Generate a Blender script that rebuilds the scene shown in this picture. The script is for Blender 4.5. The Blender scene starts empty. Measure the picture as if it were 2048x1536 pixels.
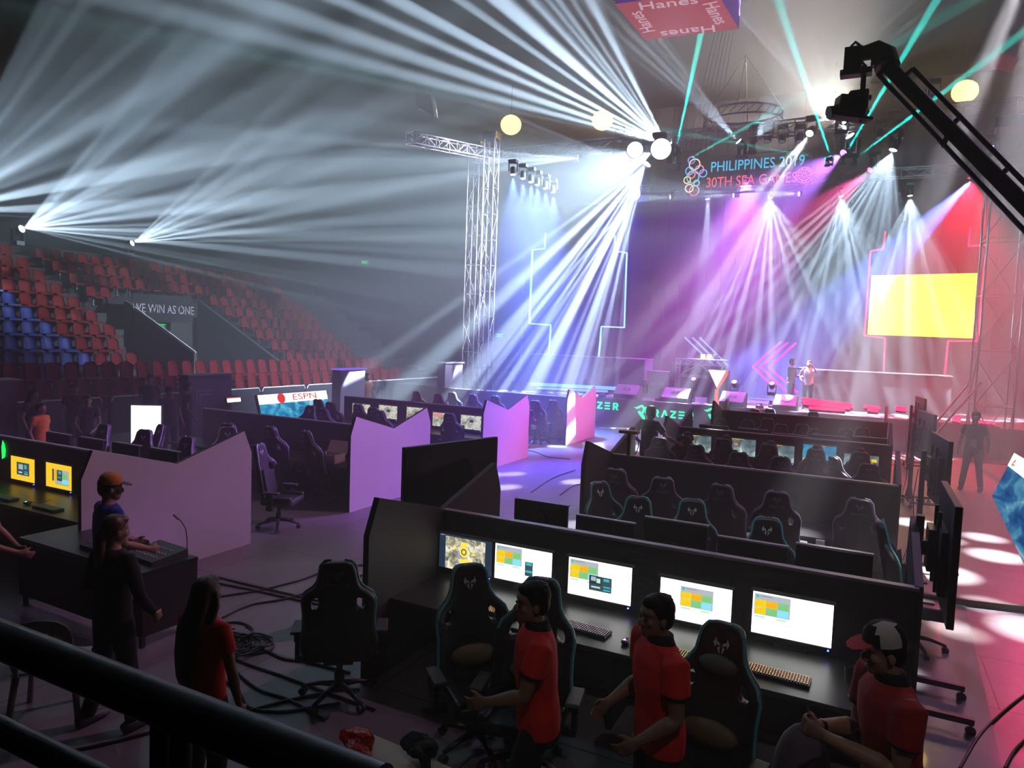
import bpy, bmesh, math, random
from mathutils import Matrix, Vector, Euler, Quaternion
random.seed(7)
S = bpy.context.scene
COL = S.collection
# ------------------------------------------------------------------ camera calibration (photo 2048 x 1536)
CAM_H = 3.1; F = 1406.0
v1 = Vector((2788, 193, -F)).normalized(); v2 = Vector((714, -66, F)).normalized()
v2 = (v2 - v1 * v1.dot(v2)).normalized(); v3 = v1.cross(v2)
if v3.y > 0: v3 = -v3
O = Vector((0, 0, CAM_H))
def ray(x, y):
    d = Vector((x - 1024, y - 768, F)); return Vector((v1.dot(d), v2.dot(d), v3.dot(d)))
def pz(x, y, z=0.0): d = ray(x, y); return O + d * ((z - CAM_H) / d.z)
def py(x, y, Y): d = ray(x, y); return O + d * (Y / d.y)
def px(x, y, X): d = ray(x, y); return O + d * (X / d.x)
def pd(x, y, D): return O + ray(x, y) * (D / F)
cam = bpy.data.cameras.new('camera'); cam_o = bpy.data.objects.new('camera', cam); COL.objects.link(cam_o)
cam_o.matrix_world = Matrix.Translation(O) @ Matrix(((v1.x, -v1.y, -v1.z), (v2.x, -v2.y, -v2.z), (v3.x, -v3.y, -v3.z))).to_4x4()
cam.sensor_width = 36; cam.lens = F / 2048 * 36; cam.clip_end = 200; cam.clip_start = .02
S.camera = cam_o

# ------------------------------------------------------------------ materials
MATS = {}
def mat(name, col, rough=.6, metal=0., var=.12, scale=12., bump=0., spec=.5, emit=None, es=0., coat=0.):
    if name in MATS: return MATS[name]
    m = bpy.data.materials.new(name); m.use_nodes = True; nt = m.node_tree; b = nt.nodes['Principled BSDF']
    b.inputs['Roughness'].default_value = rough; b.inputs['Metallic'].default_value = metal
    b.inputs['Specular IOR Level'].default_value = spec; b.inputs['Coat Weight'].default_value = coat
    c = (*col, 1)
    if var > 0 or bump > 0:
        tc = nt.nodes.new('ShaderNodeTexCoord'); n = nt.nodes.new('ShaderNodeTexNoise'); n.inputs['Scale'].default_value = scale; n.inputs['Detail'].default_value = 3
        nt.links.new(tc.outputs['Object'], n.inputs['Vector'])
        mx = nt.nodes.new('ShaderNodeMix'); mx.data_type = 'RGBA'
        mx.inputs[6].default_value = tuple(v * (1 - var) for v in col) + (1,); mx.inputs[7].default_value = tuple(min(1, v * (1 + var)) for v in col) + (1,)
        nt.links.new(n.outputs['Fac'], mx.inputs[0]); nt.links.new(mx.outputs[2], b.inputs['Base Color'])
        if bump > 0:
            bp = nt.nodes.new('ShaderNodeBump'); bp.inputs['Strength'].default_value = bump; bp.inputs['Distance'].default_value = .01
            nt.links.new(n.outputs['Fac'], bp.inputs['Height']); nt.links.new(bp.outputs[0], b.inputs['Normal'])
    b.inputs['Base Color'].default_value = c
    if emit: b.inputs['Emission Color'].default_value = (*emit, 1); b.inputs['Emission Strength'].default_value = es
    MATS[name] = m; return m
def emis(name, col, s, sample=True):
    if name in MATS: return MATS[name]
    m = bpy.data.materials.new(name); m.use_nodes = True; nt = m.node_tree; nt.nodes.clear()
    e = nt.nodes.new('ShaderNodeEmission'); o = nt.nodes.new('ShaderNodeOutputMaterial'); e.inputs[0].default_value = (*col, 1); e.inputs[1].default_value = s
    nt.links.new(e.outputs[0], o.inputs[0])
    if not sample: m.cycles.emission_sampling = 'NONE'
    MATS[name] = m; return m
def emis_noise(name, cols, s, scale=6., detail=6., stretch=(1, 1, 1), dist=0., sample=True):
    if name in MATS: return MATS[name]
    m = emis(name, (1, 1, 1), s, sample); nt = m.node_tree; e = [n for n in nt.nodes if n.type == 'EMISSION'][0]
    tc = nt.nodes.new('ShaderNodeTexCoord'); mp = nt.nodes.new('ShaderNodeMapping'); mp.inputs['Scale'].default_value = stretch
    n = nt.nodes.new('ShaderNodeTexNoise'); n.inputs['Scale'].default_value = scale; n.inputs['Detail'].default_value = detail; n.inputs['Distortion'].default_value = dist
    r = nt.nodes.new('ShaderNodeValToRGB'); el = r.color_ramp.elements
    while len(el) > 1: el.remove(el[-1])
    el[0].position = cols[0][0]; el[0].color = (*cols[0][1], 1)
    for p, c in cols[1:]: k = el.new(p); k.color = (*c, 1)
    nt.links.new(tc.outputs['Object'], mp.inputs[0]); nt.links.new(mp.outputs[0], n.inputs['Vector']); nt.links.new(n.outputs['Fac'], r.inputs[0]); nt.links.new(r.outputs[0], e.inputs[0])
    return m

BLK = mat('black_board', (.010, .010, .012), .55, var=.3, scale=3)
TRIM = mat('aluminium_trim', (.42, .40, .42), .35, .6)
DESKM = mat('desk_top_black', (.02, .02, .022), .35, var=.3, scale=8)
PANEL = mat('pale_primed_board', (.62, .58, .62), .75, var=.10, scale=1.3)
PANELD = mat('dark_painted_board', (.035, .033, .04), .6, var=.2, scale=2)
PLAST = mat('black_plastic', (.012, .012, .014), .42, var=.2, scale=30)
PLASTG = mat('grey_plastic', (.06, .06, .065), .5, var=.2, scale=20)
LEATH = mat('black_leatherette', (.016, .016, .018), .42, var=.25, scale=40, bump=.15)
TEAL = mat('teal_piping', (.07, .33, .36), .4, var=.1)
LOGOW = mat('silver_print', (.62, .62, .62), .45, var=.05)
LOGOD = mat('faint_grey_print', (.22, .22, .23), .5, var=.05)
METAL = mat('steel_dark', (.08, .08, .09), .35, .8)
ALU = mat('truss_aluminium', (.55, .5, .52), .35, .75, var=.1)
RUBBER = mat('rubber_cable', (.006, .006, .007), .5, var=.1)
SKIN = mat('skin_warm', (.36, .19, .13), .55, var=.08, scale=15)
SKIND = mat('skin_deep', (.24, .125, .085), .55, var=.08, scale=15)
HAIR = mat('hair_black', (.008, .006, .006), .6, var=.4, scale=60, bump=.3, spec=.25)
HAIRR = mat('hair_reddish', (.09, .022, .012), .45, var=.4, scale=60, bump=.3)
HAIRB = mat('hair_brown', (.05, .025, .015), .45, var=.4, scale=60, bump=.3)
REDP = mat('red_polo_cloth', (.78, .012, .012), .8, var=.2, scale=9, bump=.25)
BLKC = mat('black_cloth', (.012, .012, .014), .9, var=.3, scale=12, bump=.2)
DGREY = mat('dark_grey_cloth', (.06, .055, .07), .9, var=.2, scale=12, bump=.2)
BLUEC = mat('blue_cloth', (.012, .03, .30), .85, var=.2, scale=12, bump=.2)
WHITEC = mat('white_cloth', (.7, .68, .66), .85, var=.08, scale=12, bump=.2)
JEAN = mat('blue_denim', (.10, .16, .28), .9, var=.25, scale=30, bump=.2)
ORANGEC = mat('orange_cloth', (.75, .20, .02), .8, var=.1, scale=12)
KHAKI = mat('grey_trouser_cloth', (.16, .145, .16), .9, var=.15, scale=12)

# ------------------------------------------------------------------ mesh builder
class MB:
    def __init__(s): s.v = []; s.f = []; s.m = []; s.sm = []
    def add(s, vs, fs, mi=0, smooth=False):
        o = len(s.v); s.v += [Vector(v) for v in vs]; s.f += [[i + o for i in f] for f in fs]; s.m += [mi] * len(fs); s.sm += [smooth] * len(fs); return s
    def box(s, c, d, rot=None, mi=0, taper=1.):
        x, y, z = d[0] / 2, d[1] / 2, d[2] / 2; c = Vector(c)
        vs = [Vector((a * x * (taper if k > 0 else 1), b * y * (taper if k > 0 else 1), k * z)) for k in (-1, 1) for a, b in ((-1, -1), (1, -1), (1, 1), (-1, 1))]
        if rot is not None:
            R = Euler(rot).to_matrix() if not isinstance(rot, Matrix) else rot
            vs = [R @ v for v in vs]
        return s.add([v + c for v in vs], [(3, 2, 1, 0), (4, 5, 6, 7), (0, 1, 5, 4), (1, 2, 6, 5), (2, 3, 7, 6), (3, 0, 4, 7)], mi)
    def bar(s, a, b, w, h=None, mi=0, up=(0, 0, 1)):
        a = Vector(a); b = Vector(b); d = b - a; L = d.length
        if L < 1e-6: return s
        z = d / L; u = Vector(up)
        if abs(z.dot(u)) > .98: u = Vector((1, 0, 0))
        x = u.cross(z).normalized(); y = z.cross(x)
        return s.box((a + b) / 2, (w, h or w, L), Matrix((x, y, z)).transposed(), mi)
    def tube(s, pts, r, n=8, mi=0, caps=True, closed=False):
        pts = [Vector(p) for p in pts]; N = len(pts); rs = r if isinstance(r, (list, tuple)) else [r] * N
        rings = []; prev = None
        for i, p in enumerate(pts):
            a = pts[i - 1] if (i > 0 or closed) else p; b = pts[(i + 1) % N] if (i < N - 1 or closed) else p
            t = (b - a).normalized() if (b - a).length > 1e-9 else Vector((0, 0, 1))
            if prev is None:
                u = Vector((0, 0, 1)) if abs(t.z) < .9 else Vector((1, 0, 0)); x = u.cross(t).normalized()
            else:
                x = prev - t * prev.dot(t); x = x.normalized() if x.length > 1e-6 else Vector((1, 0, 0))
            prev = x; y = t.cross(x)
            rings.append([p + (x * math.cos(k * 2 * math.pi / n) + y * math.sin(k * 2 * math.pi / n)) * rs[i] for k in range(n)])
        vs = [v for q in rings for v in q]; fs = []
        for i in range(N if closed else N - 1):
            j = (i + 1) % N
            for k in range(n): fs.append((i * n + k, i * n + (k + 1) % n, j * n + (k + 1) % n, j * n + k))
        s.add(vs, fs, mi, True)
        if caps and not closed: s.add(rings[0], [tuple(range(n))[::-1]], mi); s.add(rings[-1], [tuple(range(n))], mi)
        return s
    def lathe(s, prof, c=(0, 0, 0), n=20, mi=0, rot=None, cap=True):
        vs = []; c = Vector(c); R = rot if isinstance(rot, Matrix) else (Euler(rot).to_matrix() if rot else Matrix.Identity(3))
        for r, z in prof: vs += [c + R @ Vector((r * math.cos(k * 2 * math.pi / n), r * math.sin(k * 2 * math.pi / n), z)) for k in range(n)]
        fs = [(i * n + k, i * n + (k + 1) % n, (i + 1) * n + (k + 1) % n, (i + 1) * n + k) for i in range(len(prof) - 1) for k in range(n)]
        s.add(vs, fs, mi, True)
        if cap:
            if prof[0][0] > 1e-4: s.add(vs[:n], [tuple(range(n))[::-1]], mi)
            if prof[-1][0] > 1e-4: s.add(vs[-n:], [tuple(range(n))], mi)
        return s
    def ell(s, c, r, rot=None, n=16, mi=0):
        c = Vector(c); R = Euler(rot).to_matrix() if rot else Matrix.Identity(3); m = n // 2; vs = []; r = r if isinstance(r, (tuple, list)) else (r, r, r)
        for i in range(m + 1):
            t = math.pi * i / m
            vs += [c + R @ Vector((r[0] * math.sin(t) * math.cos(2 * math.pi * k / n), r[1] * math.sin(t) * math.sin(2 * math.pi * k / n), r[2] * math.cos(t))) for k in range(n)]
        fs = [((i + 1) * n + k, (i + 1) * n + (k + 1) % n, i * n + (k + 1) % n, i * n + k) for i in range(m) for k in range(n)]
        return s.add(vs, fs, mi, True)
    def prism(s, pts, M, t, mi=0, mi_side=None):
        """polygon pts (2D) extruded by t along local z, placed by matrix M"""
        n = len(pts); a = [M @ Vector((x, y, 0)) for x, y in pts]; b = [M @ Vector((x, y, t)) for x, y in pts]
        ar = sum(pts[i][0] * pts[(i + 1) % n][1] - pts[(i + 1) % n][0] * pts[i][1] for i in range(n))
        if ar * t < 0: a.reverse(); b.reverse()
        s.add(a, [tuple(range(n))[::-1]], mi); s.add(b, [tuple(range(n))], mi)
        return s.add(a + b, [(i, (i + 1) % n, (i + 1) % n + n, i + n) for i in range(n)], mi if mi_side is None else mi_side)
    def loft(s, path, radii, side=(1, 0, 0), n=14, mi=0):
        path = [Vector(p) for p in path]; side = Vector(side); rings = []; N = len(path)
        for i, p in enumerate(path):
            t = (path[min(i + 1, N - 1)] - path[max(i - 1, 0)]).normalized(); x = side - t * side.dot(t)
            if x.length < 1e-3: x = Vector((0, 1, 0)) - t * t.y
            x.normalize(); y = t.cross(x); r = radii[i]; r = r if isinstance(r, (tuple, list)) else (r, r)
            rings.append([p + x * math.cos(2 * math.pi * k / n) * r[0] + y * math.sin(2 * math.pi * k / n) * r[1] for k in range(n)])
        fs = [(i * n + k, i * n + (k + 1) % n, (i + 1) * n + (k + 1) % n, (i + 1) * n + k) for i in range(N - 1) for k in range(n)]
        fs += [tuple(range(n))[::-1], tuple((N - 1) * n + k for k in range(n))]
        return s.add([v for q in rings for v in q], fs, mi, True)
    def mesh(s, name, mats):
        me = bpy.data.meshes.new(name); me.from_pydata([tuple(v) for v in s.v], [], s.f)
        for m in (mats if isinstance(mats, (list, tuple)) else [mats]): me.materials.append(m)
        me.polygons.foreach_set('material_index', s.m); me.polygons.foreach_set('use_smooth', s.sm); me.update(); return me
    def build(s, name, mats, parent=None, loc=None, rot=None, bevel=0, smooth=None):
        me = s.mesh(name, mats); o = bpy.data.objects.new(name, me); COL.objects.link(o)
        if smooth: me.polygons.foreach_set('use_smooth', [True] * len(me.polygons))
        if bevel:
            bm = bmesh.new(); bm.from_mesh(me); bmesh.ops.remove_doubles(bm, verts=bm.verts, dist=1e-5)
            es = [e for e in bm.edges if len(e.link_faces) == 2 and e.calc_face_angle(0) > .5]
            bmesh.ops.bevel(bm, geom=es, offset=bevel, segments=2, profile=.6, affect='EDGES', clamp_overlap=True); bm.to_mesh(me); bm.free()
        if parent: o.parent = parent
        if loc is not None: o.location = loc
        if rot is not None: o.rotation_euler = rot
        return o
def baked(name, me_obj, mods, mats, parent=None, smooth=True):
    """apply modifiers without operators"""
    for t, kw in mods:
        m = me_obj.modifiers.new(t, t)
        for k, v in kw.items(): setattr(m, k, v)
    dg = bpy.context.evaluated_depsgraph_get(); me = bpy.data.meshes.new_from_object(me_obj.evaluated_get(dg))
    old = me_obj.data; bpy.data.objects.remove(me_obj); bpy.data.meshes.remove(old)
    me.materials.clear()
    for m in (mats if isinstance(mats, (list, tuple)) else [mats]): me.materials.append(m)
    if smooth: me.polygons.foreach_set('use_smooth', [True] * len(me.polygons))
    me.name = name; o = bpy.data.objects.new(name, me); COL.objects.link(o); o.parent = parent; return o
def organic(name, mb, mats, parent, vox=.012, it=4):
    """one closed continuous skin over overlapping shapes"""
    me = bpy.data.meshes.new('tmp'); me.from_pydata([tuple(v) for v in mb.v], [], mb.f); bm = bmesh.new(); bm.from_mesh(me); bmesh.ops.recalc_face_normals(bm, faces=bm.faces); bm.to_mesh(me); bm.free()
    o = bpy.data.objects.new('tmp', me); COL.objects.link(o)
    return baked(name, o, [('REMESH', dict(mode='VOXEL', voxel_size=vox, use_smooth_shade=True)), ('SMOOTH', dict(factor=.5, iterations=it))], mats, parent)
def text_mesh(txt, size, ext=.002, align='CENTER', squash=1.0):
    c = bpy.data.curves.new('lettering', 'FONT'); c.body = txt; c.size = size; c.extrude = ext; c.align_x = align; c.align_y = 'CENTER'; c.resolution_u = 3
    o = bpy.data.objects.new('lettering', c); COL.objects.link(o)
    me = bpy.data.meshes.new_from_object(o.evaluated_get(bpy.context.evaluated_depsgraph_get())); bpy.data.objects.remove(o); bpy.data.curves.remove(c)
    if squash != 1: me.transform(Matrix.Diagonal((squash, 1, 1, 1)))
    return me
def put(name, me, m, parent=None, M=None):
    me.materials.clear(); me.materials.append(m); o = bpy.data.objects.new(name, me); COL.objects.link(o); o.parent = parent
    if M is not None: o.matrix_local = M
    return o
def tag(o, label, cat, group=None):
    o['label'] = label; o['category'] = cat
    if group: o['group'] = group
    return o
def thing(name, label, cat, loc=(0, 0, 0), rz=0, group=None):
    o = bpy.data.objects.new(name, None); COL.objects.link(o); o.location = loc; o.rotation_euler = (0, 0, rz); o.empty_display_size = .1
    return tag(o, label, cat, group)
def struct(o, kind='structure'): o['kind'] = kind; return o
def part_label(o, l): o['label'] = l; return o
def copy_tree(src, label=None, loc=None, rz=None, group=None, parent=None, rot=None):
    c = src.copy(); COL.objects.link(c); c.parent = parent
    if parent is None:
        if label: c['label'] = label
        if group: c['group'] = group
        if loc is not None: c.location = loc
        if rz is not None: c.rotation_euler = (0, 0, rz)
        if rot is not None: c.rotation_euler = rot
    for ch in list(src.children): copy_tree(ch, parent=c)
    return c
def basis(origin, xdir, up=(0, 0, 1)):
    """matrix: local x along xdir, local y = up, local z = outward (x cross y)"""
    x = Vector(xdir).normalized(); y = Vector(up); y = (y - x * x.dot(y)).normalized(); z = x.cross(y)
    return Matrix.Translation(Vector(origin)) @ Matrix((x, y, z)).transposed().to_4x4()
ORD = ['first', 'second', 'third', 'fourth', 'fifth', 'sixth', 'seventh', 'eighth', 'ninth', 'tenth', 'eleventh', 'twelfth', 'thirteenth', 'fourteenth', 'fifteenth', 'sixteenth', 'seventeenth', 'eighteenth', 'nineteenth', 'twentieth'] + [a + b for a in ('twenty-',) for b in ('first', 'second', 'third', 'fourth', 'fifth', 'sixth', 'seventh', 'eighth', 'ninth')] + ['thirtieth'] + ['thirty-' + b for b in ('first', 'second', 'third', 'fourth', 'fifth', 'sixth', 'seventh', 'eighth', 'ninth')]

# ------------------------------------------------------------------ setting
def floor_mat():
    m = bpy.data.materials.new('arena_floor'); m.use_nodes = True; nt = m.node_tree; b = nt.nodes['Principled BSDF']; N = nt.nodes; L = nt.links
    tc = N.new('ShaderNodeTexCoord'); br = N.new('ShaderNodeTexBrick'); br.inputs['Scale'].default_value = 1; br.inputs['Brick Width'].default_value = 2.44; br.inputs['Row Height'].default_value = 1.22; br.inputs['Mortar Size'].default_value = .008
    br.inputs['Color1'].default_value = (.17, .155, .165, 1); br.inputs['Color2'].default_value = (.20, .18, .19, 1); br.inputs['Mortar'].default_value = (.03, .03, .03, 1); br.inputs['Bias'].default_value = .1
    L.new(tc.outputs['Object'], br.inputs['Vector'])
    n = N.new('ShaderNodeTexNoise'); n.inputs['Scale'].default_value = 1.6; n.inputs['Detail'].default_value = 6; L.new(tc.outputs['Object'], n.inputs['Vector'])
    n2 = N.new('ShaderNodeTexNoise'); n2.inputs['Scale'].default_value = 14; n2.inputs['Detail'].default_value = 4; L.new(tc.outputs['Object'], n2.inputs['Vector'])
    mr = N.new('ShaderNodeMapRange'); L.new(n.outputs['Fac'], mr.inputs[0]); mr.inputs[3].default_value = .6; mr.inputs[4].default_value = 1.25
    mx = N.new('ShaderNodeMix'); mx.data_type = 'RGBA'; mx.blend_type = 'MULTIPLY'; mx.inputs[0].default_value = 1; L.new(br.outputs[0], mx.inputs[6]); L.new(mr.outputs[0], mx.inputs[7]); L.new(mx.outputs[2], b.inputs['Base Color'])
    r = N.new('ShaderNodeMapRange'); L.new(n2.outputs['Fac'], r.inputs[0]); r.inputs[3].default_value = .22; r.inputs[4].default_value = .5; L.new(r.outputs[0], b.inputs['Roughness'])
    bp = N.new('ShaderNodeBump'); bp.inputs['Strength'].default_value = .12; bp.inputs['Distance'].default_value = .01; L.new(n2.outputs['Fac'], bp.inputs['Height']); L.new(bp.outputs[0], b.inputs['Normal'])
    return m
m = MB(); m.box((-12, 24, -.1), (104, 70, .2)); struct(m.build('floor', floor_mat()))
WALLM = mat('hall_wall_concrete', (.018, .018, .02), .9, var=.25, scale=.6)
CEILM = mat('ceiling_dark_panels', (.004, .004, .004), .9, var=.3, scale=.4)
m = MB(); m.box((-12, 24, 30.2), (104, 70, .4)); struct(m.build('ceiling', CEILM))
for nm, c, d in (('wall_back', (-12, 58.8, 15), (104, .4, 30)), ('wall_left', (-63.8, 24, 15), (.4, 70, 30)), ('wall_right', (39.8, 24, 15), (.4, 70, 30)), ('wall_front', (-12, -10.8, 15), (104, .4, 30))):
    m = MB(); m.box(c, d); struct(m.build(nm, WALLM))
# ---- terraces of the stand
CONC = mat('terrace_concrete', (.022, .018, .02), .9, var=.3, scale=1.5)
LF = [(-19.3, .55), (-20.2, 1.0)]                                # lower tiers: front edge X, floor z
m = MB()
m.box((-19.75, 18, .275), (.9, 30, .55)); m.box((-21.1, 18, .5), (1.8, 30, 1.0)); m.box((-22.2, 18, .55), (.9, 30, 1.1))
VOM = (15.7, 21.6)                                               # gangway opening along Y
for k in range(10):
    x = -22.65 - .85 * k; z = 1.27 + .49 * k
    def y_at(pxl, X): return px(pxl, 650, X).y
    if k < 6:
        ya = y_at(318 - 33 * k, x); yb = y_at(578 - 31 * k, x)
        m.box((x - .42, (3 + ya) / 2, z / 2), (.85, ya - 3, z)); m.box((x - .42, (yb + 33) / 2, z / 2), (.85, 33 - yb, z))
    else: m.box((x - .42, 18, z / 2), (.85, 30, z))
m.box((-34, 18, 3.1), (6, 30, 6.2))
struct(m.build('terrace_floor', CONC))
# front barrier of the stand with pale top trim, cut into lengths
BARM = mat('barrier_dark', (.03, .03, .04), .6, var=.2); PALE = mat('pale_rail', (.75, .68, .68), .4)
yy = [6.0, 10.55, 13.45, 16.9, 19.6, 20.5, 25.5, 31]
yy = [px(-60, 800, -18.9).y, px(55, 800, -18.9).y, px(72, 800, -18.9).y, px(205, 790, -18.9).y, px(217, 790, -18.9).y, px(440, 770, -18.9).y, px(520, 770, -18.9).y, px(610, 770, -18.9).y, 30]
for i in range(0, len(yy) - 1):
    if i in (1, 3): continue
    a, b = yy[i], yy[i + 1]
    m = MB(); m.box((-18.9, (a + b) / 2, .52), (.12, b - a - .04, 1.04)); w = m.build('stand_barrier_wall', BARM); struct(w)
    m = MB(); m.tube([(-18.84, a + .05, .92), (-18.84, a + .12, 1.05), (-18.84, b - .12, 1.05), (-18.84, b - .05, .92)], .022); r = m.build('rail', PALE, w); part_label(r, 'pale rounded top rail')
# stage
STG = mat('stage_deck', (.10, .09, .10), .4, var=.2, scale=3)
STF = mat('stage_fascia_grey', (.13, .12, .13), .7, var=.08, scale=2)
m = MB(); m.box((-5.5, 28.6, .47), (26, 7, .94)); struct(m.build('stage_floor', STG))
m = MB(); m.box((-4.2, 25.05, .5), (15.6, .08, 1.0)); struct(m.build('stage_wall', STF))
BACK = mat('backdrop_cloth', (.025, .022, .026), .9, var=.12, scale=.8)
m = MB()
for k in range(60):
    x0 = -9.2 + k * .3; m.box((x0 + .15, 31.3 + .05 * (k % 2), 7.2), (.3, .06, 12.6))
struct(m.build('stage_backdrop', BACK))
m = MB(); m.box((-12.3, 31.6, 5.2), (6.2, .1, 8.6)); struct(m.build('side_backdrop', BACK))
# raised strip of floor edge at the right
m = MB(); p = pz(1800, 1188, 0.04); q = pz(2060, 1219, .04); m.bar(p, q, .07, .08); struct(m.build('trim_1', mat('ramp_edge_brown', (.06, .03, .02), .7)))
MATS_R = mat('clear_ribbed_mat', (.24, .22, .24), .18, var=.2, scale=5, bump=.4, coat=.5)
m = MB(); m.add([pz(1800, 1195, .012), pz(1930, 1208, .012), pz(2010, 1560, .012), pz(1840, 1560, .012)], [(0, 1, 2, 3)]); o = m.build('floor_mat', MATS_R); tag(o, 'shiny clear ribbed plastic mat on the floor beside the desk row and screen stands', 'mat')
# ------------------------------------------------------------------ gaming chair
def logo_mb(s, M, t=.004, mb=None):
    mb = mb or MB()
    A = [(.10, .16), (.33, .26), (.36, .50), (.52, .16), (.38, -.14), (.33, .08), (.12, -.03)]
    B = [(.03, .12), (.09, -.06), (.24, -.14), (.23, -.24), (.05, -.52), (.09, -.22)]
    for P in (A, B):
        for sx in (1, -1): mb.prism([(x * s * sx, y * s) for x, y in P], M, t)
    return mb
def shell2d(outer, holes, thick, bev):
    c = bpy.data.curves.new('c', 'CURVE'); c.dimensions = '2D'; c.fill_mode = 'BOTH'; c.extrude = thick / 2 - bev; c.bevel_depth = bev; c.bevel_resolution = 2; c.offset = -bev
    for pl in [outer] + holes:
        sp = c.splines.new('POLY'); sp.points.add(len(pl) - 1); sp.use_cyclic_u = True
        for p, q in zip(sp.points, pl): p.co = (q[0], q[1], 0, 1)
    o = bpy.data.objects.new('c', c); COL.objects.link(o)
    me = bpy.data.meshes.new_from_object(o.evaluated_get(bpy.context.evaluated_depsgraph_get())); bpy.data.objects.remove(o); bpy.data.curves.remove(c); return me
def smooth_poly(pts, it=2):
    for _ in range(it):
        q = []
        for i in range(len(pts)):
            a, b = pts[i], pts[(i + 1) % len(pts)]; q += [(a[0] * .75 + b[0] * .25, a[1] * .75 + b[1] * .25), (a[0] * .25 + b[0] * .75, a[1] * .25 + b[1] * .75)]
        pts = q
    return pts
HALF = [(.0, 1.30), (.09, 1.30), (.135, 1.26), (.155, 1.12), (.19, 1.06), (.27, 1.00), (.30, .92), (.285, .80), (.29, .66), (.315, .52), (.30, .42), (.0, .40)]
def back_y(x, z): return -.20 - (z - .45) * .20 + 1.1 * x * x
def make_chair(name, label, pip=TEAL, pillow=False, neck=False):
    t = thing(name, label, 'chair')
    out = smooth_poly(HALF + [(-x, z) for x, z in HALF[::-1] if x > 0], 2)
    hole = smooth_poly([(.145, .99), (.205, .965), (.215, .88), (.15, .88)], 1); hl = [(-x, z) for x, z in hole]
    me = shell2d(out, [hole, hl], .085, .022)
    bm = bmesh.new(); bm.from_mesh(me)
    for k in range(-5, 6): bmesh.ops.bisect_plane(bm, geom=bm.verts[:] + bm.edges[:] + bm.faces[:], plane_co=(k * .052, 0, 0), plane_no=(1, 0, 0))
    for k in range(8): bmesh.ops.bisect_plane(bm, geom=bm.verts[:] + bm.edges[:] + bm.faces[:], plane_co=(0, .5 + k * .1, 0), plane_no=(0, 1, 0))
    for v in bm.verts: x, z, y = v.co.x, v.co.y, v.co.z; v.co = (x, back_y(x, z) + y, z)
    bm.faces.ensure_lookup_table(); bmesh.ops.recalc_face_normals(bm, faces=bm.faces); bm.to_mesh(me); bm.free()
    for p in me.polygons: p.use_smooth = len(p.vertices) < 6
    put('backrest', me, LEATH, t)
    P = lambda x, z, dy=0.: (x, back_y(x, z) + dy, z)
    for sx in (1, -1):
        m = MB(); pts = [(.05, 1.303), (.10, 1.295), (.137, 1.25), (.158, 1.12), (.195, 1.06), (.265, 1.0), (.295, .92), (.284, .80), (.288, .66), (.308, .53)]
        m.tube([P(sx * x, z, .028) for x, z in pts], .013, 6); o = m.build('piping', pip, t); part_label(o, 'teal side piping' if pip is TEAL else 'pale side piping')
        m = MB(); pts = [(.286, .95), (.275, .82), (.278, .68), (.296, .52), (.24, .5), (.235, .7), (.235, .9)]
        a = [P(sx * x, z, .05 + (.03 if i < 4 else 0)) for i, (x, z) in enumerate(pts)]; b = [P(sx * x, z, .0) for x, z in pts]; n = len(pts)
        m.add(a + b, [tuple(range(n))] + [(i, (i + 1) % n, (i + 1) % n + n, i + n) for i in range(n)]); m.build('side_bolster', LEATH, t, bevel=.008)
    Mf = basis(P(0, 1.17, .05), (-1, 0, 0), (0, -.2, 1)); Mb = basis(P(0, 1.20, -.05), (1, 0, 0), (0, -.2, 1))
    o = logo_mb(.10, Mf).build('logo', LOGOW, t); part_label(o, 'silver angular mask logo')
    o = logo_mb(.085, Mb).build('logo', LOGOD, t); part_label(o, 'faint angular mask logo')
    put('lettering', text_mesh('PREDATOR', .036, .001), LOGOD, t, basis(P(0, 1.11, -.051), (1, 0, 0), (0, -.2, 1)))
    m = MB(); m.box((0, .06, .44), (.50, .50, .10)); m.box((.24, .06, .47), (.09, .48, .13)); m.box((-.24, .06, .47), (.09, .48, .13)); m.build('seat', LEATH, t, bevel=.03, smooth=True)
    for sx in (1, -1):
        m = MB(); m.box((sx * .335, .0, .37), (.05, .10, .05)); m.bar((sx * .25, 0, .36), (sx * .34, 0, .36), .04, .06); m.box((sx * .345, 0, .47), (.035, .08, .22)); m.box((sx * .345, .0, .56), (.05, .10, .08))
        a = m.build('armrest', PLAST, t); m = MB(); m.box((sx * .345, .02, .615), (.10, .26, .03)); m.build('arm_pad', PLASTG, a, bevel=.012)
    m = MB(); m.box((0, 0, .37), (.24, .28, .04)); m.build('tilt_plate', METAL, t)
    m = MB(); m.lathe([(.028, .12), (.028, .36)], n=10); m.lathe([(.04, .10), (.045, .22), (.03, .25)], n=10); m.build('gas_lift', METAL, t)
    for k in range(5):
        a = k * 2 * math.pi / 5 + .35; d = Vector((math.cos(a), math.sin(a), 0))
        m = MB(); m.loft([d * .03 + Vector((0, 0, .125)), d * .17 + Vector((0, 0, .115)), d * .32 + Vector((0, 0, .075))], [(.032, .028), (.026, .02), (.02, .014)], side=(-d.y, d.x, 0), n=8); lg = m.build('base_leg', PLAST, t)
        m = MB(); pa = d * .32 + Vector((0, 0, .032)); sd = Vector((-d.y, d.x, 0))
        for q in (-.018, .018): m.tube([pa + sd * (q - .009), pa + sd * (q + .009)], .032, 12)
        m.tube([pa, pa + Vector((0, 0, .05))], .01, 6); m.build('caster', PLASTG, lg)
    if pillow: m = MB(); m.ell((0, -.145, .66), (.19, .06, .085)); o = m.build('lumbar_pillow', mat('pillow_tan', (.16, .115, .05), .6), t); part_label(o, 'padded lumbar pillow')
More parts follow.
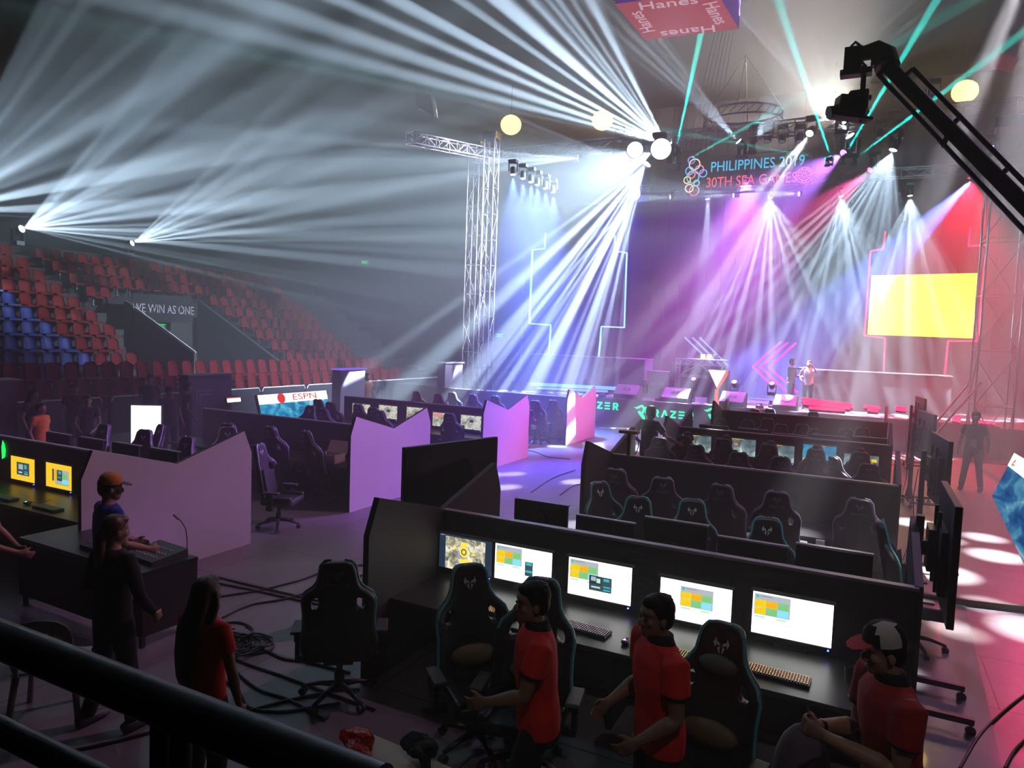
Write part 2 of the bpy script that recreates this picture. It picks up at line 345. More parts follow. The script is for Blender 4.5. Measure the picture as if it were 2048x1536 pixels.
    if neck: m = MB(); m.ell((0, back_y(0, 1.07) + .075, 1.06), (.13, .05, .065)); m.build('neck_pillow', mat('pillow_grey', (.10, .10, .10), .6), t)
    return t
CH0 = make_chair('gaming_chair', 'x'); CHP = make_chair('gaming_chair', 'x', pillow=True); CHN = make_chair('gaming_chair', 'x', pillow=True, neck=True); CHW = make_chair('gaming_chair', 'x', pip=mat('violet_grey_piping', (.30, .30, .42), .4))
used = set()
def chair(hx, hy, rz, label, group, proto=None):
    """hx,hy: where the headrest is on plan; rz=0 looks to +Y"""
    proto = proto or CH0; R = Matrix.Rotation(rz, 2); off = R @ Vector((0, -.36)); loc = (hx - off.x, hy - off.y, 0)
    if proto.name in used: return copy_tree(proto, label, loc, rz, group)
    used.add(proto.name); proto.location = loc; proto.rotation_euler = (0, 0, rz); proto['label'] = label; proto['group'] = group; return proto
PI = math.pi
G = 'gaming chairs turned round in front of the nearest lit monitors'
for (x, y), rz, pr, lb in (((-2.73, 4.75), PI + .85, CHP, 'black gaming chair with blue side piping, in front of the monitor with the game emblem'),
                           ((-2.09, 4.78), PI + .2, CHP, 'black gaming chair behind the head of the young man in red'),
                           ((-.72, 4.64), PI - .15, CHN, 'gaming chair with neck pillow and tan lumbar pillow between two men in red')):
    chair(x, y, rz, lb, G, pr)
chair(-3.62, 4.25, .62, 'lone empty black gaming chair seen from behind, standing among the floor cables', 'loose gaming chairs', CH0)
G = 'gaming chairs facing the viewer behind the first right desk row'
for i, ((x, y), rz) in enumerate([((-3.0, 8.49), PI + 1.0), ((-2.3, 7.97), PI + .2), ((-1.73, 8.22), PI + .25), ((-.85, 7.82), PI + .15), ((.22, 8.39), PI + 1.6)]):
    chair(x, y, rz, 'teal-sided gaming chair with silver logo behind the nearest right row, %s from the walkway' % ORD[i], G)
G = 'gaming chairs seen from behind at the second right desk row'
for i, ((x, y), rz) in enumerate([((-3.10, 9.5), .05), ((-2.36, 9.3), .35), ((-1.6, 9.3), -.1), ((-.91, 9.3), .1), ((.02, 9.48), -.05)]):
    chair(x, y, rz, 'black gaming chair seen from behind, %s from the walkway, before the plain dark second divider' % ORD[i], G, CHW)
G = 'gaming chairs between the second divider and the row of busy game screens'
for i, ((x, y), rz) in enumerate([((-2.68, 12.75), -.2), ((-1.86, 12.37), .1), ((-1.19, 12.34), 0), ((-.42, 13.0), -1.), ((.12, 12.55), 0)]):
    chair(x, y, rz, 'dark gaming chair showing over the second divider, %s from the walkway, in the nearer line' % ORD[i], G, CHW)
SEAT_C = [(-3.16, 13.89), (-2.41, 13.95), (-1.55, 13.75), (-.74, 13.75), (-.02, 13.9)]
G = 'gaming chairs of the seated players'
for i, (x, y) in enumerate([(-3.48, 13.26)] + SEAT_C):
    lb = 'dark gaming chair with violet-lit edge in front of the standing man' if i == 0 else 'dark gaming chair of the seated player at the %s lit game screen from the walkway' % ORD[i - 1]
    chair(x, y, 0 if i else .1, lb, G, CHW)
G = 'gaming chairs between the third and fourth right dividers'
for i, (x, y) in enumerate([(-3.17, 17.73), (-2.54, 17.91), (-2.18, 18.8), (-1.74, 17.63), (-1.3, 18.04), (-.98, 17.26), (-.35, 17.83), (-.02, 18.36)]):
    chair(x, y, 0 if i != 5 else .8, 'small dark gaming chair between the last two right dividers, %s from the walkway' % ORD[i], G, CHW)
REDL = mat('red_leatherette', (.25, .02, .03), .5)
rc = make_chair('gaming_chair', 'red topped gaming chair showing above the last right divider, nearest the walkway', pip=mat('red_piping', (.6, .05, .06), .4)); rc['group'] = 'gaming chairs behind the last right divider'; rc.location = (-2.84, 21.75, 0)
for c in rc.children:
    if c.name.startswith('backrest'): c.data.materials.clear(); c.data.materials.append(REDL)
chair(-2.48, 21.8, PI, 'small gaming chair facing the viewer above the last right divider, next to the red one', 'gaming chairs behind the last right divider')
chair(-1.31, 21.9, PI, 'gaming chair with bright white logo and teal edge above the last right divider', 'gaming chairs behind the last right divider')
G = 'gaming chairs around the left desk rows'
LCH = [((-9.82, 7.82), PI, 'black gaming chair with white logo facing the viewer over the nearest pale panel'), ((-11.34, 8.47), PI - .3, 'gaming chair in front of the bright white floor screen'), ((-10.32, 9.03), PI + .9, 'black gaming chair with two pale side lines left of the nearest pale panel peak'),
       ((-8.44, 7.97), -1.2, 'black gaming chair standing directly behind the right edge of the nearest pale panel'), ((-9.83, 9.55), .0, 'gaming chair before the second left divider, left of the open box'), ((-8.95, 9.55), -.3, 'gaming chair beside the open cardboard box at the second pale panel'), ((-10.7, 9.35), .3, 'gaming chair seen over the near left panel, with dim logo and white edge'),
       ((-12.1, 7.9), PI, 'gaming chair at the far left end behind the yellow screens'), ((-11.0, 7.9), PI + .2, 'gaming chair with pale headrest edge left of the white floor screen')]
for (x, y), rz, lb in LCH: chair(x, y, rz, lb, G, CHW)
G = 'gaming chairs in front of the left row of map screens'
for i, ((x, y), rz) in enumerate([((-12.9, 14.2), 0), ((-12.2, 13.9), .1), ((-11.4, 14.0), 0), ((-10.6, 13.6), .3), ((-10.1, 13.2), -.2), ((-8.6, 13.86), .1), ((-11.25, 12.56), 0), ((-11.9, 12.9), PI)]):
    chair(x, y, rz, 'dark gaming chair in front of the left map screens, %s from the floor screen' % ORD[i], G, CHW)
G = 'gaming chairs behind the left map screens'
for i, (x, y) in enumerate([(-12.79, 18.6), (-11.74, 18.22), (-11.84, 19.2), (-10.96, 19.0), (-10.22, 19.1), (-8.63, 18.64), (-8.3, 19.2)]):
    chair(x, y, 0, 'faint gaming chair beyond the left map screens, %s from the far left' % ORD[i], G, CHW)
for p in (CH0, CHP, CHN, CHW): assert p.name in used

# ------------------------------------------------------------------ desk rows
def desk_row(X0, X1, Y, left_panel, right_panel, pmat, label, side):
    half = side == 'r'
    t = thing('desk_row', label, 'desk', ((X0 + X1) / 2, Y, 0)); L = X1 - X0
    m = MB(); m.box((0, 0, .655), (L, .06, 1.31)); d = m.build('divider', BLK, t)
    m = MB(); m.box((0, 0, 1.322), (L, .075, .024)); part_label(m.build('divider_trim', TRIM, d), 'pale metal strip along the divider top')
    for s in (-1, 1):
        m = MB(); m.box((0, s * .47, .665), (L - .04, .86, .04)); m.build('desk_top', DESKM, t, bevel=.006)
        m = MB(); m.box((0, s * .2, .33), (L - .1, .03, .62)); m.build('modesty_panel', BLK, t)
        for k in range(3):
            m = MB(); m.box((-L / 2 + L * (k + .5) / 3, s * .5, .32), (.04, .6, .64)); m.build('desk_leg', BLK, t)
    P = [(-1.225, 0), (-1.225, 1.33), (-1.09, 1.65), (0, 1.34), (1.09, 1.65), (1.225, 1.33), (1.225, 0)]
    for on, x in ((left_panel, -L / 2), (right_panel, L / 2)):
        if on:
            m = MB(); M = Matrix(((0, 0, 1, x - .03), (1, 0, 0, 0), (0, 1, 0, 0), (0, 0, 0, 1))); m.prism([(0, 0), (0, 1.34), (1.09, 1.65), (1.225, 1.33), (1.225, 0)] if (half and x > 0) else P, M, .06, 0); o = m.build('end_panel', [pmat, BLK], t)
            for p in o.data.polygons:                      # outer face carries the paint, the rest is black board
                out = p.normal.x * (1 if x > 0 else -1)
                p.material_index = 0 if (out > .5 or pmat is PANELD) else 1
            part_label(o, 'end panel cut with two pointed peaks')
    return t
LR = [('nearest left', 6.03), ('second left', 10.65), ('third left', 15.3), ('farthest left', 20.35)]
lab = ['left desk row ending in the largest pale lilac twin-peaked panel, with yellow screens', 'left desk row ending in the violet twin-peaked panel behind the leaning dark screen', 'left desk row with map screens ending in a pink-violet twin-peaked panel', 'left desk row ending in the hot pink twin-peaked panel nearest the stage']
for i, (n, Y) in enumerate(LR): desk_row(-12.9, -7.83, Y, False, True, PANEL, lab[i], 'l')
lab = ['nearest black double desk row with white-lit desktop monitors on its divider', 'second black right desk row with a plain dark divider and a dark peaked end panel', 'third right desk row with five lit game screens and seated players', 'fourth right desk row in front of the stage, with violet peaked end panel']
for i, Y in enumerate((6.05, 10.62, 15.1, 19.95)): desk_row(-3.8 if i == 0 else -3.55, .45 + .02 * i, Y, True, True, PANELD, lab[i], 'r')

# ------------------------------------------------------------------ monitors
WHITE = emis('screen_white', (1, 1, .98), 3.0); 
def ecol(n, c, s=1.): return emis('lit_' + n, c, s)
GREYL = ecol('grey', (.40, .44, .47), 1.3)
PAL = [GREYL, ecol('gold', (1, .68, .0), 1.1), ecol('amber', (1, .5, .0), 1.1), ecol('green', (.22, .62, .22), 1.1), ecol('sky', (.25, .75, .95), 1.2), ecol('mint', (.5, .85, .6), 1.2), ecol('darkpanel', (.05, .09, .11), 1.), ecol('tealbtn', (.05, .55, .65), 1.), ecol('navy', (.02, .04, .08), 1.), ecol('ink', (.15, .15, .17), 1.)]
GAMEA = emis_noise('lit_board_game', [(.25, (.05, .045, .03)), (.45, (.30, .28, .20)), (.6, (.75, .72, .55)), (.75, (.95, .9, .7))], 1.3, 14, 8, dist=1.2)
MAPA = emis_noise('lit_map_game', [(.3, (.10, .11, .09)), (.48, (.45, .46, .36)), (.6, (.80, .82, .68)), (.72, (.30, .33, .28))], 1.25, 9, 9, dist=1.5)
FOGG = emis_noise('lit_cloudy_game', [(.3, (.04, .07, .09)), (.5, (.16, .24, .27)), (.62, (.35, .48, .46)), (.75, (.85, .9, .85))], 1.1, 5, 7, dist=.8)
SEAG = emis_noise('lit_sea_game', [(.3, (.0, .08, .20)), (.5, (.02, .28, .50)), (.65, (.08, .50, .75)), (.78, (.8, .95, 1))], 1.1, 5, 7, dist=.8)
YEL = ecol('yellow_desktop', (1, .62, .03), 1.25)
def quadr(m, x0, z0, x1, z1, y, mi): m.add([(x0, y, z0), (x1, y, z0), (x1, y, z1), (x0, y, z1)], [(0, 1, 2, 3)], mi)
W_, H_ = .60, .345
def ui(kind):
    """screen faces, local x right, z up, facing -y, origin at lower left of the screen"""
    m = MB(); Q = lambda a, b, c, d, l, mi: quadr(m, a * W_, (1 - d) * H_, c * W_, (1 - b) * H_, -.0006 * l, mi)
    if kind.startswith('desk'):
        mats = [WHITE] + PAL; Q(0, 0, 1, 1, 0, 0); ox = .0 if kind != 'desk2' else .27; oy = .04 if kind != 'desk2' else .12
        Q(ox + .02, oy, ox + .48, oy + .50, 1, 1); Q(ox + .02, oy + .50, ox + .42, oy + .66, 1, 0)
        Q(ox + .045, oy + .03, ox + .075, oy + .09, 2, 8); Q(ox + .1, oy + .04, ox + .25, oy + .05, 2, 10)
        for r in range(2):
            for c in range(3):
                mi = [[2, 3, 4], [3, 4, 5]][r][c] if not (r == 1 and c == 0) else 2
                Q(ox + .03 + c * .145, oy + .14 + r * .175, ox + .17 + c * .145, oy + .305 + r * .175, 2, mi)
                Q(ox + .045 + c * .145, oy + .165 + r * .175, ox + .10 + c * .145, oy + .175 + r * .175, 3, 1)
        Q(ox + .03, oy + .52, ox + .17, oy + .57, 2, 6); Q(ox + .31, oy + .52, ox + .44, oy + .57, 2, 6)
        if kind == 'desk3':
            Q(.34, .38, .70, .78, 4, 7); Q(.35, .39, .54, .60, 5, 9); Q(.37, .41, .45, .52, 6, 1); Q(.46, .44, .52, .56, 6, 6); Q(.38, .66, .52, .70, 5, 6); Q(.57, .42, .66, .49, 5, 8); Q(.57, .62, .68, .66, 5, 8); Q(.57, .70, .68, .74, 5, 8)
        if kind == 'desk1': Q(.54, .36, .68, .76, 4, 7); Q(.56, .38, .66, .46, 5, 8); Q(.55, .60, .67, .66, 5, 8); Q(.30, .66, .54, .67, 4, 10)
        for k in range(3): Q(.012, .75 + k * .07, .022, .77 + k * .07, 2, 10)
        Q(0, .985, 1, 1, 2, 1)
    elif kind == 'board':
        mats = [GAMEA] + PAL + [ecol('emblem', (1, .7, .05), 1.4), ecol('blueman', (.35, .45, .75), 1.)]; Q(0, 0, 1, 1, 0, 0)
        for a in range(10):
            t = a * 2 * PI / 10; 
        m.add([((.48 + .085 * math.cos(k * PI / 8)) * W_, -.001, (.56 + .16 * math.sin(k * PI / 8)) * H_) for k in range(16)], [tuple(range(16))], 11)
        m.add([((.48 + .055 * math.cos(k * PI / 8)) * W_, -.002, (.56 + .10 * math.sin(k * PI / 8)) * H_) for k in range(16)], [tuple(range(16))], 10)
        m.add([((.48 + .03 * math.cos(k * PI / 8)) * W_, -.003, (.56 + .06 * math.sin(k * PI / 8)) * H_) for k in range(16)], [tuple(range(16))], 11)
        Q(.38, .66, .60, .74, 2, 11); Q(.42, .16, .54, .27, 1, 11); Q(.28, .30, .33, .38, 1, 11); Q(.62, .45, .70, .50, 1, 11); Q(.36, .44, .40, .80, 1, 12); Q(.585, .70, .62, .95, 1, 12); Q(0, 0, .12, 1, 1, 9); Q(.88, 0, 1, 1, 1, 9); Q(.12, 0, .88, .05, 1, 9); Q(.02, .03, .10, .045, 2, 1)
    elif kind.startswith('yellow'):
        mats = [YEL] + PAL; Q(0, 0, 1, 1, 0, 0)
        if kind == 'yellow1': Q(.25, .22, .78, .76, 1, 7); Q(.33, .30, .52, .52, 2, 1); Q(.57, .30, .68, .48, 2, 8); Q(.33, .62, .48, .68, 2, 6); Q(.57, .58, .72, .62, 2, 8); Q(.57, .67, .72, .70, 2, 6); Q(.42, .76, .60, .80, 1, 1)
        else: Q(.25, .22, .32, .72, 1, 7); Q(.36, .22, .90, .80, 1, 1); Q(.36, .24, .44, .66, 2, 3); Q(.44, .24, .64, .68, 2, 7); Q(.50, .28, .60, .40, 3, 8); Q(.47, .52, .60, .56, 3, 8); Q(.64, .30, .70, .68, 2, 4); Q(.70, .36, .84, .58, 3, 4); Q(.64, .60, .88, .78, 3, 5); Q(.38, .80, .90, .84, 1, 4)
    elif kind == 'map': mats = [MAPA] + PAL; Q(0, 0, 1, 1, 0, 0); Q(.45, .3, .6, .5, 1, 9); Q(.02, .75, .2, .97, 1, 9)
    elif kind == 'mapred': mats = [MAPA] + PAL + [ecol('rose', (.95, .35, .28), 1.)]; Q(0, 0, 1, 1, 0, 0); Q(.02, .05, .5, .3, 1, 11)
    elif kind == 'fog': mats = [FOGG] + PAL + [ecol('hot', (1, .3, .15), 1.)]; Q(0, 0, 1, 1, 0, 0); Q(.1, .0, .6, .03, 1, 2); Q(.3, .28, .42, .4, 1, 11); Q(.05, .9, .3, .97, 1, 3)
    elif kind == 'fog2': mats = [FOGG] + PAL; Q(0, 0, 1, 1, 0, 0); Q(.2, .0, .7, .025, 1, 3); Q(.68, .2, .78, .3, 1, 2); Q(.8, .18, .95, .35, 1, 2); Q(.66, .4, .9, .55, 1, 2); Q(.75, .62, .97, .75, 1, 2); Q(.02, .85, .5, .97, 1, 9)
    elif kind == 'sea': mats = [SEAG] + PAL; Q(0, 0, 1, 1, 0, 0); Q(.02, .78, .1, .92, 1, 2); Q(.3, 0, .7, .025, 1, 3); Q(.82, .92, .97, .98, 1, 3)
    return m, mats
BLUELED = emis('power_led_blue', (.05, .1, 1), 12.)
def monitor(name, label, loc, kind=None, group=None, rz=0, bare=False):
    """loc: middle of the bottom edge of the screen; screen faces local -y"""
    t = thing(name, label, 'monitor', loc, rz, group)
    m = MB(); m.box((0, .022, H_ / 2), (W_ + .024, .036, H_ + .03)); fr = m.build('casing', PLAST, t, bevel=.006)
    if kind:
        mb, mats = ui(kind); o = mb.build('screen', mats, t); o.location = (-W_ / 2, .002, 0)
        m = MB(); m.box((W_ / 2 - .02, .0, -.022), (.012, .012, .008)); m.build('power_light', BLUELED, t)
    else:
        m = MB(); quadr(m, -W_ / 2, 0, W_ / 2, H_, .002, 0); m.build('screen', mat('dark_glass', (.004, .004, .005), .12, var=0), t)
    m = MB(); m.box((0, .0, H_ + .02), (W_ + .03, .05, .012)); part_label(m.build('top_bar', TRIM, t), 'thin pale bar over the screen')
    h = loc[2] - .685
    m = MB(); m.box((0, .055, (H_ * .5 - h) / 2), (.06, .02, H_ * .5 + h - .02)); m.box((0, .075, -h + .012), (.24, .14, .02)); m.lathe([(.08, 0), (.075, .012)], (0, .04, H_ * .55), 18, rot=(-PI / 2, 0, 0)); m.build('stand', PLAST, t)
    return t
G = 'lit monitors of the nearest right desk row'
for i, (X, k, lb) in enumerate([(-3.455, 'board', 'lit monitor showing a beige game board with a yellow emblem'), (-2.815, 'desk1', 'lit white desktop monitor right beside the game board monitor'), (-2.045, 'desk3', 'lit white desktop monitor with a large dark game window over coloured tiles'), (-1.185, 'desk2', 'lit white desktop monitor partly behind the head of the middle man in red'), (-.42, 'desk', 'lit white desktop monitor with tiles at its left, nearest the man in a cap')]):
    monitor('computer_monitor', lb, (X, 5.945, .765 - (.03 if i == 3 else 0)), k, G)
G = 'monitors seen from behind on the nearest right row'
for i, (a, b, y) in enumerate([(1033, 1136, 1002), (1157, 1266, 1036), (1294, 1412, 1040), (1443, 1568, 1080), (1600, 1737, 1095)]):
    p = py((a + b) / 2, y, 6.8); monitor('computer_monitor', 'dark monitor seen from behind over the nearest right divider, %s from the walkway' % ORD[i], (p.x, 6.8, p.z - H_ - .03), None, G, PI)
G = 'lit game monitors of the third right desk row'
for i, (a, b, y, k) in enumerate([(1368, 1420, 868, 'fog'), (1450, 1513, 875, 'fog'), (1525, 1590, 887, 'fog'), (1606, 1673, 888, 'sea'), (1690, 1756, 907, 'fog2')]):
    p = py((a + b) / 2, y, 14.98); monitor('computer_monitor', ['lit game monitor right behind the standing man', 'lit game monitor with a red burst, second from the walkway in the players row', 'lit grey-green game monitor, middle of the players row', 'lit game monitor with a bright blue sea scene', 'lit game monitor with yellow icons, farthest right in the players row'][i], (p.x, 14.98, p.z - H_ - .03), k, G)
G = 'dark monitors seen from behind on the third right row'
for i, (a, b, y) in enumerate([(1400, 1455, 850), (1475, 1535, 857), (1546, 1612, 868), (1625, 1690, 870), (1705, 1775, 874)]):
    p = py((a + b) / 2, y, 15.85); monitor('computer_monitor', 'small dark monitor seen from behind beyond the game screens, %s from the walkway' % ORD[i], (p.x, 15.85, p.z - H_ - .03), None, G, PI)
G = 'lit yellow monitors of the nearest left desk row'
for i, (X, k) in enumerate([(-10.98, 'yellow1'), (-10.10, 'yellow2'), (-9.22, 'yellow1'), (-8.4, 'yellow2')]):
    monitor('computer_monitor', 'lit monitor with a yellow desktop, %s from the photo edge' % ORD[i], (X, 5.9, .745), k, G)
G = 'dark monitors behind the nearest left divider'
for i, X in enumerate([-11.6, -10.75, -9.9, -9.05]):
    monitor('computer_monitor', 'dark monitor seen from behind above the nearest left divider, %s from the far left' % ORD[i], (X, 6.8, .93), None, G, PI)
G = 'lit map monitors of the third left desk row'
for i, (a, b, y, k) in enumerate([(703, 742, 806, 'map'), (757, 795, 809, 'map'), (812, 853, 813, 'map'), (866, 905, 824, 'mapred'), (925, 960, 829, 'map')]):
    p = py((a + b) / 2, y, 15.12); monitor('computer_monitor', 'lit monitor with a grey game map, %s from the blue floor screen' % ORD[i], (p.x, 15.12, p.z - H_ - .03), k, G)
# ------------------------------------------------------------------ keyboards, mice
def keyboard(label, loc, rz, keymat, group):
    t = thing('keyboard', label, 'keyboard', loc, rz, group)
    m = MB(); m.box((0, 0, .012), (.45, .155, .02)); m.build('base', PLAST, t, bevel=.004)
    m = MB()
    for r in range(6):
        for c in range(22):
            x = -.208 + c * .0198; y = .06 - r * .0235
            m.box((x, y, .026), (.0155, .018, .008), taper=.8); k_ = .0035 if (r * 7 + c * 3) % 5 else .0055; m.add([(x - k_, y - .003, .0304), (x + k_, y - .003, .0304), (x + k_, y + .004, .0304), (x - k_, y + .004, .0304)], [(0, 1, 2, 3)], 1)
    o = m.build('keys', [PLAST, keymat], t)
    o['label'] = 'backlit keys'; return t
KO = mat('backlit_keys_orange', (.02, .01, .0), .5, var=0, emit=(1, .45, .15), es=2.2); KY = mat('backlit_keys_yellow', (.02, .01, .0), .5, var=0, emit=(.8, .6, .15), es=1.8); KP = mat('backlit_keys_pale', (.02, .01, .02), .5, var=0, emit=(.7, .5, .65), es=1.3)
G = 'backlit keyboards on the nearest right desk row'
keyboard('backlit keyboard between the two leftmost chairs in front of the game board monitor', (-2.78, 5.36, .687), -.05, KO, G)
keyboard('backlit keyboard with pale keys below the monitor with the dark game window', (-1.98, 5.42, .687), -.08, KP, G)
keyboard('backlit keyboard with yellow keys beside the middle man in red', (-1.3, 5.36, .687), -.05, KY, G)
keyboard('orange backlit keyboard right of the chair with the neck pillow', (-.45, 5.40, .687), -.04, KO, G)
G = 'backlit keyboards on the nearest left desk row'
for i, X in enumerate((-11.2, -10.3, -9.3)): keyboard('dim keyboard under the yellow monitors, %s from the photo edge' % ORD[i], (X, 5.3, .687), 0, mat('dim_keys', (.05, .06, .04), .5, emit=(.2, .5, .3), es=.5), G)
def mouse(label, loc, col, rz=0):
    t = thing('computer_mouse', label, 'mouse', loc, rz, 'computer mice')
    m = MB(); m.ell((0, 0, .018), (.033, .06, .02), n=14); m.build('shell', PLAST, t)
    m = MB(); m.prism([(-.014, -.008), (.014, -.008), (0, .016)], basis((0, -.022, .037), (1, 0, 0), (0, 1, .2)), .003); m.build('lit_logo', emis('mouse_logo_' + label[:5], col, 3.), t)
    m = MB(); m.tube([(0, .058, .012), (.02, .16, .006), (0, .3, .006)], .003, 5); m.build('cable', RUBBER, t)
mouse('white-lit computer mouse with violet logo right of the pale keyboard', (-1.60, 5.36, .687), (.7, .3, 1))
mouse('black computer mouse with pink glowing logo by the hands of the man in a cap', (.05, 5.33, .687), (1, .05, .7))
mouse('red-lit computer mouse under the second yellow monitor', (-9.75, 5.3, .687), (.1, 1, .4))
m = MB(); m.lathe([(.03, 0), (.037, .10), (.040, .105), (.035, .10), (.03, .01)], n=20); o = m.build('drinking_glass', PLASTG); o.location = (.02, 5.62, .687); tag(o, 'dark cup on the desk left of the man in a cap', 'cup')
# open cardboard box on a chair beside the second panel
CARD = mat('beige_cardboard', (.62, .50, .44), .8, var=.06)
t = thing('open_box', 'open beige cardboard box lying beside the second pale panel', 'box', (-8.75, 10.0, .687), .1)
m = MB(); m.box((0, 0, .02), (.42, .34, .03)); 
for a, b in (((-.2, 0, .09), (.02, .34, .16)), ((.2, 0, .09), (.02, .34, .16)), ((0, .16, .09), (.42, .02, .16)), ((0, -.16, .09), (.42, .02, .16))): m.box(a, b)
m.build('tray', CARD, t); m = MB(); m.box((0, .25, .25), (.42, .02, .26), rot=(-.5, 0, 0)); m.build('lid', CARD, t)
m = MB(); m.box((0, 0, .03), (.1, .08, .06)); o = m.build('small_white_box', WHITEC, bevel=.004); tag(o, 'small white box on the desk of the second right row', 'box'); q = pz(1640, 1090, .687); o.location = (q.x, q.y, .687)
# ------------------------------------------------------------------ people
EYE = mat('eye_dark', (.02, .02, .02), .2, var=0)
def arm_pts(sh, el, wr): return Vector(sh), Vector(el), Vector(wr)
def hand(mb, W, d, n, side, curl=.35, sc=1.):
    """W wrist, d direction of the hand, n palm normal, side = direction of the thumb"""
    d = Vector(d).normalized(); n = Vector(n); n = (n - d * n.dot(d)).normalized(); s = Vector(side); s = (s - d * s.dot(d) - n * s.dot(n)).normalized()
    mb.loft([W - d * .02, W + d * .02, W + d * .055, W + d * .09], [(.026 * sc, .020 * sc), (.032 * sc, .018 * sc), (.041 * sc, .017 * sc), (.039 * sc, .013 * sc)], side=s, n=12)
    for i, (off, L) in enumerate(((.031, .070), (.0105, .079), (-.0105, .074), (-.031, .058))):
        p = W + d * .085 + s * off; L *= sc; a = curl * .8; q = p + (d * math.cos(a) + n * math.sin(a)) * L * .42 + s * off * .12
        b = a + curl * 1.1; r = q + (d * math.cos(b) + n * math.sin(b)) * L * .33; c = b + curl * .9; e = r + (d * math.cos(c) + n * math.sin(c)) * L * .25
        mb.tube([p - d * .01, q, r, e], [.0098, .0088, .0082, .0065], 8)
    p = W + d * .03 + s * .024; q = p + (d * .6 + s * .65 + n * .25).normalized() * .045 * sc; r = q + (d * .85 + s * .2 + n * .45).normalized() * .034 * sc
    mb.tube([p, q, r], [.0135, .0115, .009], 8)
def person(label, loc, rz, h=1.72, pose=None, top=REDP, legs=BLKC, skin=SKIN, hair='short', hairm=HAIR, vox=.012, cap=None, shoes=BLKC, female=False, collar=None, sleeve=.55, headphones=False, group=None, eyes=False, wide=1.):
    P = dict(seat=False, lean=0., turn=0., nod=0., el_l=(-.25, -.04, 1.12), wr_l=(-.27, .10, .88), el_r=(.25, -.04, 1.12), wr_r=(.27, .10, .88), kn_l=(-.10, .03, .49), an_l=(-.11, -.02, .09), kn_r=(.10, .03, .49), an_r=(.11, -.02, .09), curl=.4, palm_l=(1, 0, 0), palm_r=(-1, 0, 0), sd_l=(0, 1, 0), sd_r=(0, 1, 0))
    P.update(pose or {}); k = h / 1.72; t = thing('person', label, 'person', loc, rz, group); V = Vector
    hip = .92
    if P['seat']:
        hip = .53; P['kn_l'] = (-.14, .42, .52); P['kn_r'] = (.14, .42, .52); P['an_l'] = (-.14, .46, .09); P['an_r'] = (.14, .46, .09)
    dz = hip - .92; ln = P['lean']
    def up(p):                                                    # torso-space point moved by the lean and the hip height
        p = V(p); q = p - V((0, 0, .92)); q.rotate(Euler((-ln, 0, 0))); return (q + V((0, 0, hip))) * k
    T = lambda x, y, z: up((x, y, z))
    w = (.94 if female else 1.) * wide
    raw = lambda p: V(p) * k
    # arms are given in standing space and follow the torso
    shl, shr = T(-.175 * w, 0, 1.40), T(.175 * w, 0, 1.40); ell_, wrl = up(P['el_l']), up(P['wr_l']); elr, wrr = up(P['el_r']), up(P['wr_r'])
    hc = T(0, .02, 1.595); yaw = P['turn']; Rh = Matrix.Rotation(yaw, 3, 'Z') @ Matrix.Rotation(-P['nod'] - ln * .3, 3, 'X')
    hp = lambda x, y, z: hc + Rh @ (V((x, y, z)) * k)
    b = MB(); s = k
    b.loft([T(0, 0, .86), T(0, -.005, .95), T(0, .0, 1.08), T(0, .005, 1.25), T(0, 0, 1.36), T(0, -.005, 1.43), T(0, -.005, 1.47)], [(r[0] * s * w, r[1] * s) for r in ((.13, .09), (.155, .105), (.132, .09), (.16, .11), (.165, .10), (.11, .07), (.06, .055))])
    b.loft([T(0, -.01, 1.40), T(0, .0, 1.48), hp(0, -.015, -.05)], [(.062 * s * w, .058 * s), (.054 * s * w, .055 * s), (.05 * s * w, .055 * s)])
    # head
    def he(c, r, rot=None, n=20):
        m0 = MB(); m0.ell((0, 0, 0), [q * s for q in r], rot, n); m0.v = [hp(*c) + Rh @ v for v in m0.v]; o = len(b.v); b.v += m0.v; b.f += [[i + o for i in f] for f in m0.f]; b.m += m0.m; b.sm += m0.sm
    he((0, -.01, .03), (.074, .092, .088)); he((0, .022, -.03), (.062, .066, .088)); he((0, .058, -.088), (.030, .028, .024)); he((0, .05, .035), (.060, .042, .030))
    he((0, .092, -.018), (.013, .022, .026)); he((0, .098, -.032), (.018, .014, .011)); he((0, .078, -.062), (.026, .014, .008)); he((0, .076, -.070), (.023, .013, .007))
    he((.04, .062, -.02), (.022, .02, .022)); he((-.04, .062, -.02), (.022, .02, .022)); he((.078, -.005, -.01), (.010, .020, .033)); he((-.078, -.005, -.01), (.010, .020, .033))
    for sh, el, wr, pl, sd, sg in ((shl, ell_, wrl, P['palm_l'], P['sd_l'], -1), (shr, elr, wrr, P['palm_r'], P['sd_r'], 1)):
        b.loft([sh + V((-sg * .03, 0, .01)) * s, sh, sh.lerp(el, .3), sh.lerp(el, .65), el, el.lerp(wr, .25), el.lerp(wr, .6), wr], [r * s * w for r in (.045, .052, .047, .042, .037, .040, .033, .024)], side=(0, 1, 0), n=12)
        d = (wr - el).normalized(); hand(b, wr, d, pl, sd, P['curl'], s * w)
    for sg, kn, an in ((-1, P['kn_l'], P['an_l']), (1, P['kn_r'], P['an_r'])):
        hj = V((sg * .085, 0, hip - .02)) * k; kn = raw(kn); an = raw(an)
        b.loft([hj, hj.lerp(kn, .4), hj.lerp(kn, .8), kn, kn.lerp(an, .3), kn.lerp(an, .7), an], [r * s for r in (.085, .078, .056, .052, .055, .040, .034)], side=(1, 0, 0), n=12)
        b.loft([an + V((0, -.05, -.045)) * k, an + V((0, .03, -.035)) * k, an + V((0, .15, -.055)) * k], [(.032 * s, .04 * s), (.042 * s, .04 * s), (.04 * s, .025 * s)], side=(1, 0, 0))
    organic('body', b, skin, t, vox)
    # top
    c = MB(); e = .016
